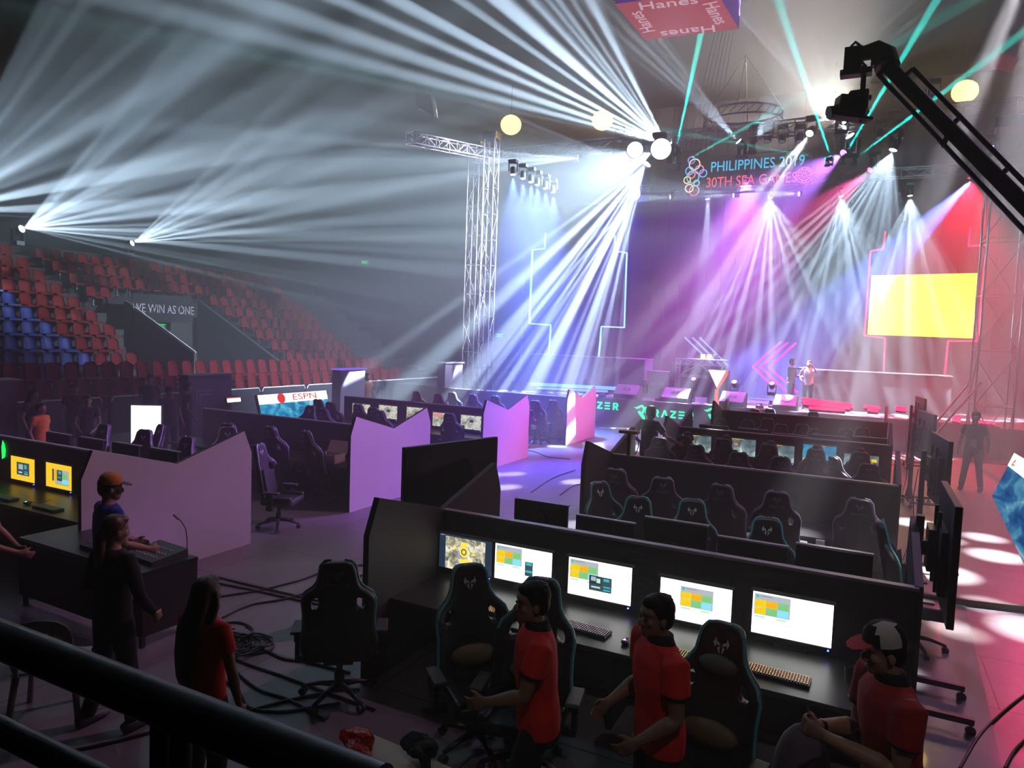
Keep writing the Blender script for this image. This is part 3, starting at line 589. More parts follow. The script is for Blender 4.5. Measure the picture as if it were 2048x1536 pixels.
    c.loft([T(0, 0, .84), T(0, -.005, .95), T(0, .0, 1.08), T(0, .005, 1.25), T(0, .0, 1.36), T(0, -.005, 1.425), T(0, -.005, 1.462)], [((r[0] + e) * s * w, (r[1] + e) * s) for r in ((.155, .115), (.158, .115), (.145, .105), (.165, .115), (.17, .105), (.12, .078), (.052, .05))], n=20)
    for sh, el, sg in ((shl, ell_, -1), (shr, elr, 1)):
        wr = wrl if sg < 0 else wrr; L = [sh + V((-sg * .05, 0, -.01)) * s, sh + V((0, 0, .0)), sh.lerp(el, .3)]; R = [.062, .066, .066]
        if sleeve <= 1: L += [sh.lerp(el, sleeve)]; R += [.066]
        else: L += [sh.lerp(el, .7), el, el.lerp(wr, .4), el.lerp(wr, sleeve - 1)]; R += [.055, .05, .048, .036]
        c.loft(L, [r * s * w for r in R], side=(0, 1, 0), n=14)
    organic('shirt', c, top, t, max(vox, .011), 5)
    if collar:
        c = MB(); c.loft([T(0, -.012, 1.425), T(0, -.008, 1.475), T(0, -.012, 1.50)], [(.095 * s * w, .080 * s), (.070 * s * w, .072 * s), (.066 * s * w, .07 * s)], n=20); o = c.build('collar', collar, t, smooth=True); part_label(o, 'dark polo collar')
        for sh, el, sg in ((shl, ell_, -1), (shr, elr, 1)):
            if sleeve < 1: c = MB(); c.loft([sh.lerp(el, sleeve - .05), sh.lerp(el, sleeve + .02)], [.069 * s, .070 * s], side=(0, 1, 0), n=16); part_label(c.build('sleeve_band', collar, t, smooth=True), 'dark sleeve band')
    c = MB(); e = .013
    if not P['seat']: c.loft([V((0, 0, hip - .08)) * k, V((0, 0, hip)) * k, T(0, 0, .99)], [((.15 + e) * s * w, (.105 + e) * s), ((.158 + e) * s * w, (.11 + e) * s), ((.14 + e) * s * w, (.10 + e) * s)], n=18)
    else: c.loft([V((0, -.05, hip)) * k, V((0, .05, hip)) * k, T(0, 0, 1.0)], [(.17 * s, .10 * s), (.17 * s, .12 * s), (.15 * s, .11 * s)], n=18)
    for sg, kn, an in ((-1, P['kn_l'], P['an_l']), (1, P['kn_r'], P['an_r'])):
        hj = V((sg * .085, 0, hip - .02)) * k; kn = raw(kn); an = raw(an)
        c.loft([hj, hj.lerp(kn, .4), hj.lerp(kn, .8), kn, kn.lerp(an, .4), an], [r * s for r in (.098, .090, .072, .068, .064, .060)], side=(1, 0, 0), n=14)
    organic('trousers', c, legs, t, max(vox, .013), 5)
    for sg, an in ((-1, P['an_l']), (1, P['an_r'])):
        an = raw(an); c = MB(); z0 = an.z - .09 * k
        c.loft([V((an.x, an.y - .085 * k, z0 + .045)), V((an.x, an.y - .04 * k, z0 + .055)), V((an.x, an.y + .06 * k, z0 + .045)), V((an.x, an.y + .17 * k, z0 + .03))], [(.035 * s, .042 * s), (.045 * s, .052 * s), (.05 * s, .042 * s), (.038 * s, .026 * s)], side=(1, 0, 0), n=12)
        c.build('shoe', shoes, t)
    # hair
    if hair:
        c = MB()
        def hh(cc, r, rot=None):
            m0 = MB(); m0.ell((0, 0, 0), [q * s for q in r], rot, 20); m0.v = [hp(*cc) + Rh @ v for v in m0.v]; o = len(c.v); c.v += m0.v; c.f += [[i + o for i in f] for f in m0.f]; c.m += m0.m; c.sm += m0.sm
        hh((0, -.022, .045), (.083, .095, .085)); hh((0, -.045, .0), (.079, .066, .085)); hh((0, .03, .088), (.06, .055, .035)); hh((.062, -.015, .02), (.022, .04, .045)); hh((-.062, -.015, .02), (.022, .04, .045))
        if hair == 'short':
            for q in range(26):
                a = q * 2.4; r0 = .055 * math.sqrt((q + .5) / 26); hh((r0 * math.cos(a) * 1.2, -.02 + r0 * math.sin(a) * 1.4, .125 - r0 * .5), (.014, .02, .016), (math.sin(a), 0, a))
        if hair == 'long':
            c.loft([hp(0, -.05, .05), hp(0, -.085, -.06), T(0, -.13, 1.40), T(0, -.15, 1.25), T(0, -.155, 1.10), T(0, -.15, 1.02)], [(.075 * s, .05 * s), (.085 * s, .05 * s), (.10 * s, .04 * s), (.095 * s, .035 * s), (.075 * s, .028 * s), (.04 * s, .015 * s)], n=16)
            for sx in (1, -1): c.loft([hp(sx * .07, -.01, .03), hp(sx * .08, -.01, -.06), T(sx * .085, -.03, 1.42)], [.028 * s, .03 * s, .03 * s], n=10)
        if hair == 'bun': c.loft([hp(0, -.06, .02), hp(0, -.10, -.03), T(0, -.12, 1.43), T(0, -.12, 1.33)], [(.06 * s, .05 * s), (.05 * s, .04 * s), (.05 * s, .035 * s), (.02 * s, .02 * s)], n=12)
        organic('hair', c, hairm, t, max(vox, .009), 2)
    if eyes:
        for sx in (1, -1):
            c = MB(); m0 = MB(); m0.ell((0, 0, 0), (.011 * s, .008 * s, .008 * s), n=12); c.v = [hp(sx * .031, .082, .004) + v for v in m0.v]; c.f = m0.f; c.m = m0.m; c.sm = m0.sm; c.build('eye', EYE, t)
    if cap:
        c = MB(); m0 = MB(); m0.lathe([(.088, -.0), (.09, .03), (.082, .065), (.055, .095), (.0, .108)], n=24); c.v = [hp(0, -.008, .045) + Rh @ (V((v.x, v.y * 1.12, v.z)) * s) for v in m0.v]; c.f = m0.f; c.m = m0.m; c.sm = m0.sm
        o = c.build('cap', cap[0], t)
        if len(cap) > 2:
            o.data.materials.append(cap[2])
            for p in o.data.polygons:
                q = Rh.inverted() @ (p.center - hc); p.material_index = 1 if q.x < -.01 * s and abs(q.y) < .05 * s else 0
        c = MB(); m0 = MB(); pts = [(-.078, 0), (-.07, .05), (-.045, .085), (0, .098), (.045, .085), (.07, .05), (.078, 0)]; m0.prism(pts, Matrix.Translation((0, 0, 0)), .006); c.v = [hp(0, .075, .055) + Rh @ (V((v.x, v.y, v.z - v.y * .25)) * s) for v in m0.v]; c.f = m0.f; c.m = m0.m; c.sm = m0.sm
        c.build('cap_brim', cap[1], o)
    if headphones:
        c = MB(); c.tube([hp(.092 * math.cos(a), -.01, .01 + .118 * math.sin(a)) for a in [PI * i / 14 for i in range(15)]], .012 * s, 8)
        for sx in (1, -1): c.ell(hp(sx * .09, -.005, -.01), (.028 * s, .04 * s, .045 * s), n=14)
        o = c.build('headset', PLAST, t)
    return t, up, hp
def yaw_of(dx, dy): return math.atan2(-dx, dy)
LEFT = yaw_of(-.89, -.45)                       # facing the left of the picture
CHEST = mat('chest_mark_white', (.8, .75, .72), .7, var=0)
p1, up, hp = person('young man in a red polo walking left, head in front of the first white monitor', (-1.60, 3.66, 0), LEFT + .1, 1.70, dict(lean=.06, turn=.2, el_l=(-.22, .10, 1.15), wr_l=(-.16, .30, 1.10), el_r=(.23, -.10, 1.13), wr_r=(.25, -.04, .88), an_l=(-.10, .22, .09), kn_l=(-.10, .16, .50), kn_r=(.10, .02, .48), an_r=(.10, -.22, .11)), collar=BLKC, hair='short', vox=.008, eyes=True, skin=SKIND, wide=1.12)
m = MB(); m.prism([(-.035, -.006), (.03, -.012), (.035, .004), (-.02, .012)], basis(up((.10, .02, 1.457)), (0, 1, 0), (-.6, 0, .6)), .002)
m = MB(); M = basis(up((.238, .0, 1.335)), (0, 1, 0)); m.prism([(-.03, -.008), (.03, -.002), (.034, .012), (-.018, .008)], M, .004); part_label(m.build('sleeve_mark', CHEST, p1), 'small white mark on the shoulder')
m = MB(); m.loft([up((.27, -.03, .90)), up((.275, .0, .83)), up((.28, -.02, .72)), up((.27, .0, .60))], [(.03, .02), (.05, .035), (.04, .03), (.015, .012)], n=12); o = m.build('hand_towel', WHITEC); o.parent = p1; bpy.context.view_layer.update(); mw = p1.matrix_world.copy(); o.parent = None; o.matrix_world = mw; tag(o, 'white cloth hanging from the hand of the young man nearest the game board monitor', 'cloth')
p2_, up, hp = person('man in a red polo with black collar, head before the fourth lit monitor', (-.93, 3.85, 0), LEFT + .25, 1.70, dict(lean=.05, turn=.1, el_l=(-.25, .02, 1.12), wr_l=(-.22, .22, 1.02), el_r=(.24, .0, 1.12), wr_r=(.20, .22, 1.02)), collar=BLKC, vox=.008, eyes=True, skin=SKIND, wide=1.18)
m = MB(); M = basis(up((.243, .02, 1.34)), (0, 1, 0)); m.prism([(-.03, -.008), (.03, -.002), (.034, .012), (-.018, .008)], M, .004); part_label(m.build('sleeve_mark', CHEST, p2_), 'small white mark on the shoulder')
CAPR = mat('cap_red', (.55, .02, .02), .7); CAPW = mat('cap_white_panel', (.6, .55, .55), .7)
p3, up, hp = person('man in a red and white cap and dark red polo, hands held together before him', (.24, 3.95, 0), LEFT - .05, 1.74, dict(lean=.10, nod=.12, turn=-.05, el_l=(-.20, .06, 1.10), wr_l=(-.05, .34, 1.20), el_r=(.24, .06, 1.08), wr_r=(.08, .33, 1.18), curl=.9, palm_l=(1, -.2, .2), palm_r=(-1, -.2, .2), sd_l=(0, .1, 1), sd_r=(0, .1, 1)), top=mat('dark_red_polo', (.42, .010, .012), .8, var=.2, scale=9, bump=.25), collar=BLKC, cap=(BLKC, CAPR, CAPW), vox=.007, eyes=True, wide=1.16)
m = MB(); a, b = up((.24, .06, 1.08)), up((.08, .33, 1.18)); m.tube([a.lerp(b, .86), a.lerp(b, .93)], .033, 16); part_label(m.build('wristwatch', PLAST, p3), 'black wristwatch'); 
p4, up, hp = person('man in a blue shirt from behind, yellow light on his hair painted as a cap', (-6.12, 4.02, 0), yaw_of(-.2, 1) - .45, 1.72, dict(turn=-.25, nod=.1, el_l=(-.25, .05, 1.12), wr_l=(-.18, .28, 1.02), el_r=(.25, .05, 1.12), wr_r=(.18, .28, 1.02)), top=BLUEC, cap=(mat('amber_lit_hair', (.55, .22, .03), .7), mat('cap_brim_dark', (.05, .02, .02), .7)), vox=.010, sleeve=.6)  # amber cap stands in for yellow light falling on his hair
p5, up, hp = person('woman in a black jacket with reddish tied hair, standing with back to the viewer', (-5.0, 3.32, 0), yaw_of(-.15, 1) - .1, 1.66, dict(turn=-.3, nod=.15, el_l=(-.30, .0, 1.12), wr_l=(-.20, .22, 1.0), el_r=(.31, .0, 1.12), wr_r=(.24, .18, .92), kn_l=(-.14, .03, .49), an_l=(-.22, -.06, .09), kn_r=(.12, .05, .49), an_r=(.16, .05, .09)), top=BLKC, legs=BLKC, hair='bun', hairm=HAIRR, vox=.010, female=True, sleeve=1.9, shoes=mat('dark_shoes', (.05, .045, .05), .5))
p6, up, hp = person('woman with long brown hair and a red shirt seen from behind near the railing', (-3.52, 2.92, 0), yaw_of(.1, 1) + .1, 1.58, dict(turn=.1, el_l=(-.24, .02, 1.12), wr_l=(-.24, .10, .86), el_r=(.24, .02, 1.12), wr_r=(.22, .10, .86)), hair='long', hairm=HAIRB, vox=.010, female=True, legs=BLKC)
p7, up, hp = person('man at the left edge in a dark grey shirt reaching to the mixing desk', (-7.33, 3.50, 0), yaw_of(.75, .7), 1.70, dict(lean=.12, nod=.1, el_l=(-.22, .10, 1.12), wr_l=(-.12, .32, .98), el_r=(.22, .10, 1.10), wr_r=(.12, .40, 1.0)), top=DGREY, vox=.010, sleeve=.6)
m = MB(); m.tube([(.02, .125, 1.40), (0, .16, 1.2), (-.02, .125, 1.40)], .004, 6); m.box((0, .165, 1.16), (.07, .006, .10))
# standing man at the third right row
p8, up, hp = person('man in a black shirt with his hand on his hip, standing behind the players', (-3.78, 13.6, 0), yaw_of(.45, 1), 1.87, dict(lean=.03, turn=-.1, el_l=(-.36, -.06, 1.14), wr_l=(-.19, .06, .99), el_r=(.34, .06, 1.18), wr_r=(.44, .28, 1.08), palm_l=(1, 0, 0)), top=BLKC, vox=.013, sleeve=.7)
bx, upb, hpb = person('man in dark shirt and grey trousers with a white badge, standing on the red-lit floor', (2.27, 19.0, 0), yaw_of(-.25, -1), 1.80, dict(kn_l=(-.13, .03, .49), an_l=(-.18, -.0, .09), kn_r=(.13, .03, .49), an_r=(.18, -.0, .09)), top=BLKC, legs=KHAKI, vox=.016, cap=(DGREY, DGREY))
m = MB(); m.box((.0, .16, 1.10), (.14, .01, .19)); o = m.build('badge', WHITEC, bx); part_label(o, 'white lanyard badge')
m = MB(); m.tube([(-.07, .09, 1.43), (-.02, .14, 1.25), (0, .155, 1.19), (.02, .14, 1.25), (.07, .09, 1.43)], .005, 5); m.build('lanyard', BLKC, bx)
person('man in dark hooded top and jeans pointing right on the stage', (py(1583, 740, 27).x, 27, .94), yaw_of(.9, -.3), 1.80, dict(el_r=(.30, .24, 1.38), wr_r=(.26, .50, 1.42), el_l=(-.25, .05, 1.12), wr_l=(-.18, .25, 1.10)), top=DGREY, legs=JEAN, vox=.018, sleeve=1.9)
person('man in a white shirt on the stage with a hand raised to his head', (py(1618, 740, 27.3).x, 27.3, .94), yaw_of(-.1, -1), 1.74, dict(el_l=(-.28, .12, 1.30), wr_l=(-.14, .18, 1.55), el_r=(.32, -.02, 1.14), wr_r=(.2, .10, 1.0)), top=WHITEC, legs=BLKC, vox=.018)
SH = mat('player_black_shirt', (.015, .014, .02), .9)
for i, (x, y) in enumerate(SEAT_C):
    person('seated player with a headset at the %s lit game screen from the walkway' % ORD[i], (x, y + .36, 0), 0, 1.72, dict(seat=True, lean=.05 if i != 4 else -.0, el_l=(-.24, .12, 1.12), wr_l=(-.18, .38, 1.12), el_r=(.24, .12, 1.12), wr_r=(.18, .38, 1.12)), top=SH, legs=BLKC, vox=.018, headphones=True, group='seated players at the game screens')
def bgp(label, x, y, z, rz, **kw): return person(label, (x, y, z), rz, **kw)
q = pz(297, 745, 1.7); bgp('person with a white lanyard card standing by the stand barrier', -16.9, 12.25, 0, yaw_of(.6, -.7), top=mat('plaid_brown', (.12, .06, .06), .9, var=.6, scale=30), legs=BLKC, vox=.02, h=1.8)
bgp('man in a dark cap and black shirt beside the bright white floor screen', -14.1, 10.7, 0, yaw_of(1, -.2), top=BLKC, cap=(BLKC, BLKC), vox=.02)
bgp('man in black behind the man in the dark cap', -14.9, 11.8, 0, yaw_of(.4, .8), top=BLKC, vox=.02)
bgp('person in dark clothes standing at the barrier below the red seats', -16.3, 9.9, 0, yaw_of(.7, -.3), top=BLKC, legs=BLKC, vox=.02, h=1.68)
bgp('person with bare arms working at a table left of the floor screen', -14.6, 9.15, 0, yaw_of(.8, -.6), top=DGREY, vox=.02, h=1.6, pose=dict(lean=.15, el_l=(-.24, .15, 1.10), wr_l=(-.14, .36, 1.0), el_r=(.24, .15, 1.10), wr_r=(.14, .36, 1.0)))
q = pz(42, 800, 1.5); bgp('person in an orange shirt at the far left by the barrier', -14.0, 7.85, 0, yaw_of(.8, .3), top=ORANGEC, vox=.02, h=1.55)
bgp('person in black with long hair in front of the leftmost red seats', -15.6, 8.6, 0, yaw_of(.8, .3), top=BLKC, vox=.02, h=1.66, hair='long')
bgp('person in a pale orange top beyond the blue floor screen', -15.4, 19.4, 0, yaw_of(.8, -.3), top=mat('dim_orange', (.45, .22, .14), .9), vox=.025, h=1.7)
bgp('seated person in a cap at the desk row before the hot pink panel', -8.75, 18.3, 0, .1, top=BLKC, cap=(DGREY, DGREY), vox=.022, pose=dict(seat=True, el_l=(-.24, .12, 1.12), wr_l=(-.18, .38, 1.12), el_r=(.24, .12, 1.12), wr_r=(.18, .38, 1.12)))
# ------------------------------------------------------------------ big screens on wheeled stands
def tv_stand(label, base, rz, top=1.9, tilt=0., group='large screens on wheeled stands', w=1.45, h=.84):
    """screen faces local -y, stand column behind it"""
    t = thing('screen_on_stand', label, 'screen', base, rz, group)
    m = MB(); m.box((0, -.17, top - h / 2), (w, .055, h)); c = m.build('screen_casing', PLAST, t, bevel=.008)
    m = MB(); quadr(m, -w / 2 + .012, top - h + .015, w / 2 - .012, top - .012, -.1985, 0); m.build('screen', mat('tv_glass', (.006, .009, .010), .16, var=0), c)
    m = MB(); m.box((0, -.12, top - h * .55), (w * .6, .06, h * .55)); m.build('rear_cover', PLASTG, c, bevel=.015)
    m = MB(); m.box((0, -.05, top - h / 2), (.30, .06, .36)); m.box((0, -.02, top - h / 2), (.12, .08, .12)); 
    for sx in (-.16, .16): m.bar((sx, -.09, top - h * .85), (sx, -.09, top - h * .15), .03)
    m.build('wall_bracket', METAL, t)
    m = MB(); m.box((0, .04, (top - .25) / 2 + .05), (.09, .06, top - .3)); m.lathe([(.055, .0), (.06, .03)], (0, .04, .95), 14); m.build('column', PLAST, t)
    for sx in (-1, 1):
        m = MB(); m.bar((sx * .04, .04, .12), (sx * .32, .04, .12), .05); m.bar((sx * .32, -.42, .12), (sx * .32, .10, .12), .05); m.bar((sx * .05, .04, .45), (sx * .25, .04, .14), .03); f = m.build('foot_frame', PLAST, t)
        for y in (-.40, .08): m = MB(); m.tube([(sx * .32 - .012, y, .04), (sx * .32 + .012, y, .04)], .04, 14); m.bar((sx * .32, y, .05), (sx * .32, y, .11), .02); m.build('caster', PLASTG, f)
    m = MB(); m.tube([(.04, .09, top - .5), (.07, .12, 1.0), (.02, .1, .6), (.09, .14, .25), (.05, .2, .05), (.1, .6, .01)], .006, 6); m.build('power_cable', RUBBER, t)
    return t
s1 = tv_stand('screen on a wheeled stand seen edge-on, nearest the man in a cap', (.53, 7.0, 0), PI / 2, 1.92, w=1.24, h=.98)
for (x, y), r, tp, lb in (((.84, 11.7), PI / 2 + .10, 1.95, 'screen on a wheeled stand seen from its side, second from the viewer'), ((.95, 16.3), PI / 2 + .18, 1.95, 'screen on a wheeled stand in the red light, third from the viewer'), ((1.15, 21.6), PI / 2 + .12, 1.95, 'small distant screen on a stand by the red stage tubes')):
    copy_tree(s1, lb, (x, y, 0), r)
a, b = pz(807, 895, 1.9), pz(993, 873, 1.9); md = (a + b) / 2; ang = math.atan2(b.y - a.y, b.x - a.x)
R = Matrix.Rotation(ang, 2); off = R @ Vector((0, -.17)); g = tv_stand('large dark switched-off screen facing the viewer at the end of the nearest right desk row', (md.x - off.x, md.y - off.y, 0), ang)

# ------------------------------------------------------------------ LED floor boards
WATER = emis_noise('lit_water', [(.3, (.0, .10, .30)), (.45, (.0, .28, .55)), (.58, (.05, .50, .78)), (.70, (.6, .9, 1))], 1.15, 3.2, 8, stretch=(1, 1, 3), dist=1.)
WATERD = emis_noise('lit_water_deep', [(.3, (.01, .05, .22)), (.48, (.03, .16, .40)), (.62, (.12, .40, .60)), (.75, (.6, .75, .85))], .8, 2.2, 8, stretch=(.7, 1, 2), dist=1.5)
WHT = emis('led_white', (1, 1, 1), 2.2); REDT = emis('led_red_text', (.9, .05, .03), 1.2)
def led_board(name, label, A, B, z0, z1, tilt, body, header, txt, tx=.3, hfrac=.2, mirror=False):
    """board from A to B on plan, visible face to the side of (B-A) x up; tilt leans the top back"""
    A = Vector((*A, z0)); B = Vector((*B, z0)); L = (B - A).length; X = (B - A).normalized(); out = X.cross(Vector((0, 0, 1))); up = (Vector((0, 0, 1)) - out * tilt).normalized(); H = (z1 - z0) / up.z
    M = basis(A, X, up); t = thing(name, label, 'screen', (0, 0, 0)); t.matrix_world = M
    m = MB(); m.box((L / 2, H / 2, -.06), (L + .04, H + .04, .1)); m.build('casing', PLAST, t)
    m = MB(); m.add([(0, 0, 0), (L, 0, 0), (L, H * (1 - hfrac), 0), (0, H * (1 - hfrac), 0)], [(0, 1, 2, 3)]); m.build('picture', body, t)
    m = MB(); m.add([(0, H * (1 - hfrac), 0), (L, H * (1 - hfrac), 0), (L, H, 0), (0, H, 0)], [(0, 1, 2, 3)]); hd = m.build('header_band', header, t)
    if txt: me = text_mesh(txt, H * hfrac * .95, .001, 'LEFT', 1.8); put('red_lettering', me, REDT, hd, Matrix.Translation((tx, H * (1 - hfrac / 2), .004)))
    if txt:
        m = MB(); m.lathe([(.16, 0), (.16, .002)], (tx - .45, H * (1 - hfrac / 2), .003), 20, cap=True); m.build('red_emblem', REDT, hd)
    return t, L, H
# left board: behind the second divider
A = px(388, 800, -19.0); 
q0 = pz(455, 799, .95); q1 = pz(668, 787, .95)
led_board('floor_screen', 'bright blue water picture on a low floor screen below the left red seats', (px(532, 800, -15.6).x, px(532, 800, -15.6).y), (px(668, 800, -15.6).x, px(668, 800, -15.6).y), .0, 1.15, .3, WATER, WHT, 'ESPN', 1.35, .24)
led_board('floor_screen', 'bright white floor screen partly hidden by the man in the dark cap', (px(262, 850, -14.4).x, px(262, 850, -14.4).y), (px(322, 850, -13.9).x, px(322, 850, -13.9).y), .15, 1.32, .0, WHT, WHT, None)
led_board('floor_screen', 'small tilted lit strip at the left end of the blue floor screen', (px(455, 800, -16.6).x, px(455, 800, -16.6).y), (px(482, 800, -16.6).x, px(482, 800, -16.6).y), .92, 1.06, .2, WHT, REDT, None)
# right board
def rb():
    tl = py(2029, 906, 9.2); bl = py(1984, 992, 9.0); tr = py(2130, 965, 7.9); br = py(2095, 1230, 7.6)
    t = thing('floor_screen', 'large slanted blue screen with a white header cut by the right photo edge', 'screen', tuple(bl))
    o = bl; m = MB(); n = (tr - tl).cross(bl - tl).normalized(); n = n if n.y < 0 else -n
    P = [bl - o, br - o, tr - o, tl - o]; m.add(P, [(0, 1, 2, 3)]); m.build('picture', WATERD, t)
    m = MB(); m.add([p - n * .01 for p in P] + [p - n * .10 for p in P], [(0, 1, 2, 3), (4, 5, 6, 7), (0, 1, 5, 4), (1, 2, 6, 5), (2, 3, 7, 6), (3, 0, 4, 7)]); m.build('casing', PLAST, t)
    X = (tr - tl).normalized(); D = (bl - tl).normalized(); h = .16
    m = MB(); e = n * .004; m.add([tl - o + e, tr - o + e, tr - o + D * h * 1.3 + e, tl - o + D * h + e], [(3, 2, 1, 0)]); hb = m.build('header_band', emis('led_white_soft', (1, 1, 1), 1.5), t)
    me = text_mesh('ESPN', .15, .001, 'LEFT', 1.0); M = Matrix((X, -D, X.cross(-D))).transposed().to_4x4(); M.translation = tl - o + X * .10 + D * .09 + e * 2; put('red_lettering', me, REDT, hb, M)
    X2 = (br - bl).normalized()
    for i in range(9):
        c = bl - o + X2 * (.06 + .11 * i) - D * .035 + e; k = .022; m = MB(); m.add([c, c + X2 * k * 1.6, c + X2 * k * 1.6 - D * k * 1.5, c - D * k * 1.5], [(0, 1, 2, 3)])
        m.build('lit_icon', [emis('icon_white', (.9, .9, .9), 1.), emis('icon_teal', (.1, .7, .6), .9), emis('icon_red', (.6, .1, .1), .7)][(0, 0, 1, 1, 2, 1, 2, 1, 0)[i]], t)
rb()
# dim wall of boards at the left: grey-violet display cabinets
CAB = mat('violet_grey_board', (.16, .12, .18), .7)
def cabinet(label, x0, x1, y0, X, bar=None, name='display_cabinet'):
    a = px(x0, y0, X); b = px(x1, y0 - (x1 - x0) * .05, X); H = (a.z + b.z) / 2; t = thing(name, label, 'cabinet', (X, (a.y + b.y) / 2, 0)); L = abs(b.y - a.y)
    m = MB(); m.box((0, 0, H / 2), (.35, L, H)); m.build('body', CAB, t)
    m = MB(); m.box((.02, 0, H + .015), (.42, L + .06, .04)); m.build('top_edge', bar or mat('pale_violet_edge', (.45, .36, .42), .5), t); return t, L, H
t, L, H = cabinet('violet-grey board with a square frame emblem, left of the blue floor screen', 367, 455, 752, -17.0)
m = MB(); [m.box(*a) for a in (((.19, -.25, 1.28), (.02, .5, .03)), ((.19, -.48, 1.12), (.02, .03, .34)), ((.19, -.2, 1.18), (.02, .35, .03)), ((.19, -.36, 1.05), (.02, .03, .24)))]; m.build('frame_emblem', TRIM, t)
cabinet('tall dark board with a glowing violet top edge right of the blue floor screen', 673, 722, 740, -15.2, emis('violet_edge', (.25, .15, .9), 1.4))
cabinet('dim violet-grey board at the left photo edge under the red seats', -30, 25, 762, -16.0)
cabinet('faint brown board at the foot of the left truss tower', 883, 918, 727, -14.6)

# ------------------------------------------------------------------ stadium seats
SR = mat('seat_plastic_red', (.105, .005, .005), .7, var=.15, scale=6, spec=.12); SB = mat('seat_plastic_blue', (.006, .018, .15), .5, var=.15, scale=6, spec=.25)
def seat_mesh(m_, tall):
    m = MB(); w = .21; h = .50 if tall else .40; N = 7; n = 9
    vs = []; fs = []
    for side in (0, 1):
        for i in range(n):
            u = i / (n - 1); z = .42 + h * u; ww = w * (1 - .0 * u) * (1 if u < .75 else math.sqrt(max(0, 1 - ((u - .75) / .3) ** 2)))
            for j in range(N):
                v = j / (N - 1) * 2 - 1; x = -.20 - .10 * u + .05 * v * v + (.0 if side == 0 else -.03); vs.append((x, v * ww, z))
    for s_ in (0, 1):
        for i in range(n - 1):
            for j in range(N - 1): a = s_ * n * N + i * N + j; q = (a, a + 1, a + N + 1, a + N); fs.append(q if s_ == 0 else q[::-1])
    B = n * N
    for i in range(n - 1):
        for j in (0, N - 1): a = i * N + j; fs.append((a, a + N, a + N + B, a + B))
    for j in range(N - 1):
        for i in (0, n - 1): a = i * N + j; fs.append((a, a + 1, a + 1 + B, a + B))
    m.add(vs, fs, 0, True); m.box((.0, 0, .40), (.40, .42, .045)); m.box((.19, 0, .385), (.03, .42, .06)); m.box((-.1, .0, .2), (.05, .06, .4), mi=1); m.box((-.0, 0, .02), (.2, .1, .03), mi=1)
    return m.mesh('stadium_seat', [m_, METAL])
SM = {(c, t_): seat_mesh(SR if c == 'red' else SB, t_) for c in ('red', 'blue') for t_ in (0, 1)}
nseat = 0
def seat(x, y, z, c, tall, label, g):
    global nseat; o = bpy.data.objects.new('stadium_seat', SM[(c, tall)]); COL.objects.link(o); o.location = (x, y, z); o.rotation_euler = (0, 0, -.0); tag(o, label, 'seat', g); nseat += 1
for r, X, z, nm in ((0, -19.78, .55, 'front row right behind the pale-topped barrier'), (1, -20.65, 1.0, 'second row above the barrier')):
    y = 9.6 + .2 * r; i = 0
    while y < 27.6:
        seat(X, y, z, 'red', 1, 'tall red stadium seat, %s from the left, %s' % (ORD[i], nm), 'red seats of the lower stand'); y += .56; i += 1
RN = ['lowest', 'second', 'third', 'fourth', 'fifth', 'sixth', 'seventh', 'eighth', 'ninth']
for k in range(9):
    X = -22.95 - .85 * k; z = 1.27 + .49 * k; yb = px(207 - 37.5 * k, 650, X).y; ye = px(300 - 34 * k, 650, X).y; y2a = px(578 - 31 * k, 650, X).y + .3
    y = px(-12, 650, X).y; i = 0
    while y < ye - .1:
        c = 'blue' if y < yb else 'red'; seat(X, y, z, c, 0, '%s seat of the upper stand, %s row up, %s from the left photo edge' % (c, RN[k], ORD[i]), c + ' seats of the upper stand'); y += .56; i += 1
    if k >= 5:                                                   # beyond the stair
        y = ye + 1.15; ve = px(235 if k == 5 else 385, 650, X).y; i = 0
        while y < min(ve, y2a - .5):
            seat(X, y, z, 'red', 0, 'dim red seat above the gangway, %s row up, %s past the stair' % (RN[k], ORD[i]), 'dim red seats above the gangway'); y += .56; i += 1
    y = y2a; i = 0
    while y < 28.3 + .1 * k and i < 12:
        seat(X, y, z, 'red', 0, 'hazy red seat right of the gangway, %s row up, %s from the stair' % (RN[k], ORD[i]), 'hazy red seats right of the gangway'); y += .6; i += 1
# gangway walls, sloping parapets and banner
WG = mat('gangway_wall_grey', (.035, .033, .03), .85, var=.2)
a = Vector((-27.2, 17.0, 4.3)); b = Vector((-22.4, 18.1, 1.35)); 
p_, q_ = px(248, 603, -26.6), px(388, 707, -22.4)
m = MB(); d = q_ - p_; m.add([(p_.x, p_.y, .5), (q_.x, q_.y, .5), tuple(q_), tuple(p_)] + [(p_.x, p_.y + .15, .5), (q_.x, q_.y + .15, .5), (q_.x, q_.y + .15, q_.z), (p_.x, p_.y + .15, p_.z)], [(3, 2, 1, 0), (4, 5, 6, 7), (2, 3, 7, 6), (1, 2, 6, 5), (0, 3, 7, 4)]); w = m.build('gangway_wall', WG); struct(w)
m = MB(); m.tube([p_ + Vector((0, .07, .05)), q_ + Vector((0, .07, .05))], .03, 8); m.build('handrail', PALE, w)
m = MB(); m.box((-27.3, 19.6, 1.75), (.2, 5.2, 3.5)); struct(m.build('gangway_back_wall', WG))
p_, q_ = px(395, 600, -26.9), px(560, 725, -22.4); m = MB(); m.add([(p_.x, p_.y, .5), (q_.x, q_.y, .5), tuple(q_), tuple(p_)] + [(p_.x, p_.y + .15, .5), (q_.x, q_.y + .15, .5), (q_.x, q_.y + .15, q_.z), (p_.x, p_.y + .15, p_.z)], [(3, 2, 1, 0), (4, 5, 6, 7), (2, 3, 7, 6), (1, 2, 6, 5), (0, 3, 7, 4)]); struct(m.build('gangway_wall', WG))
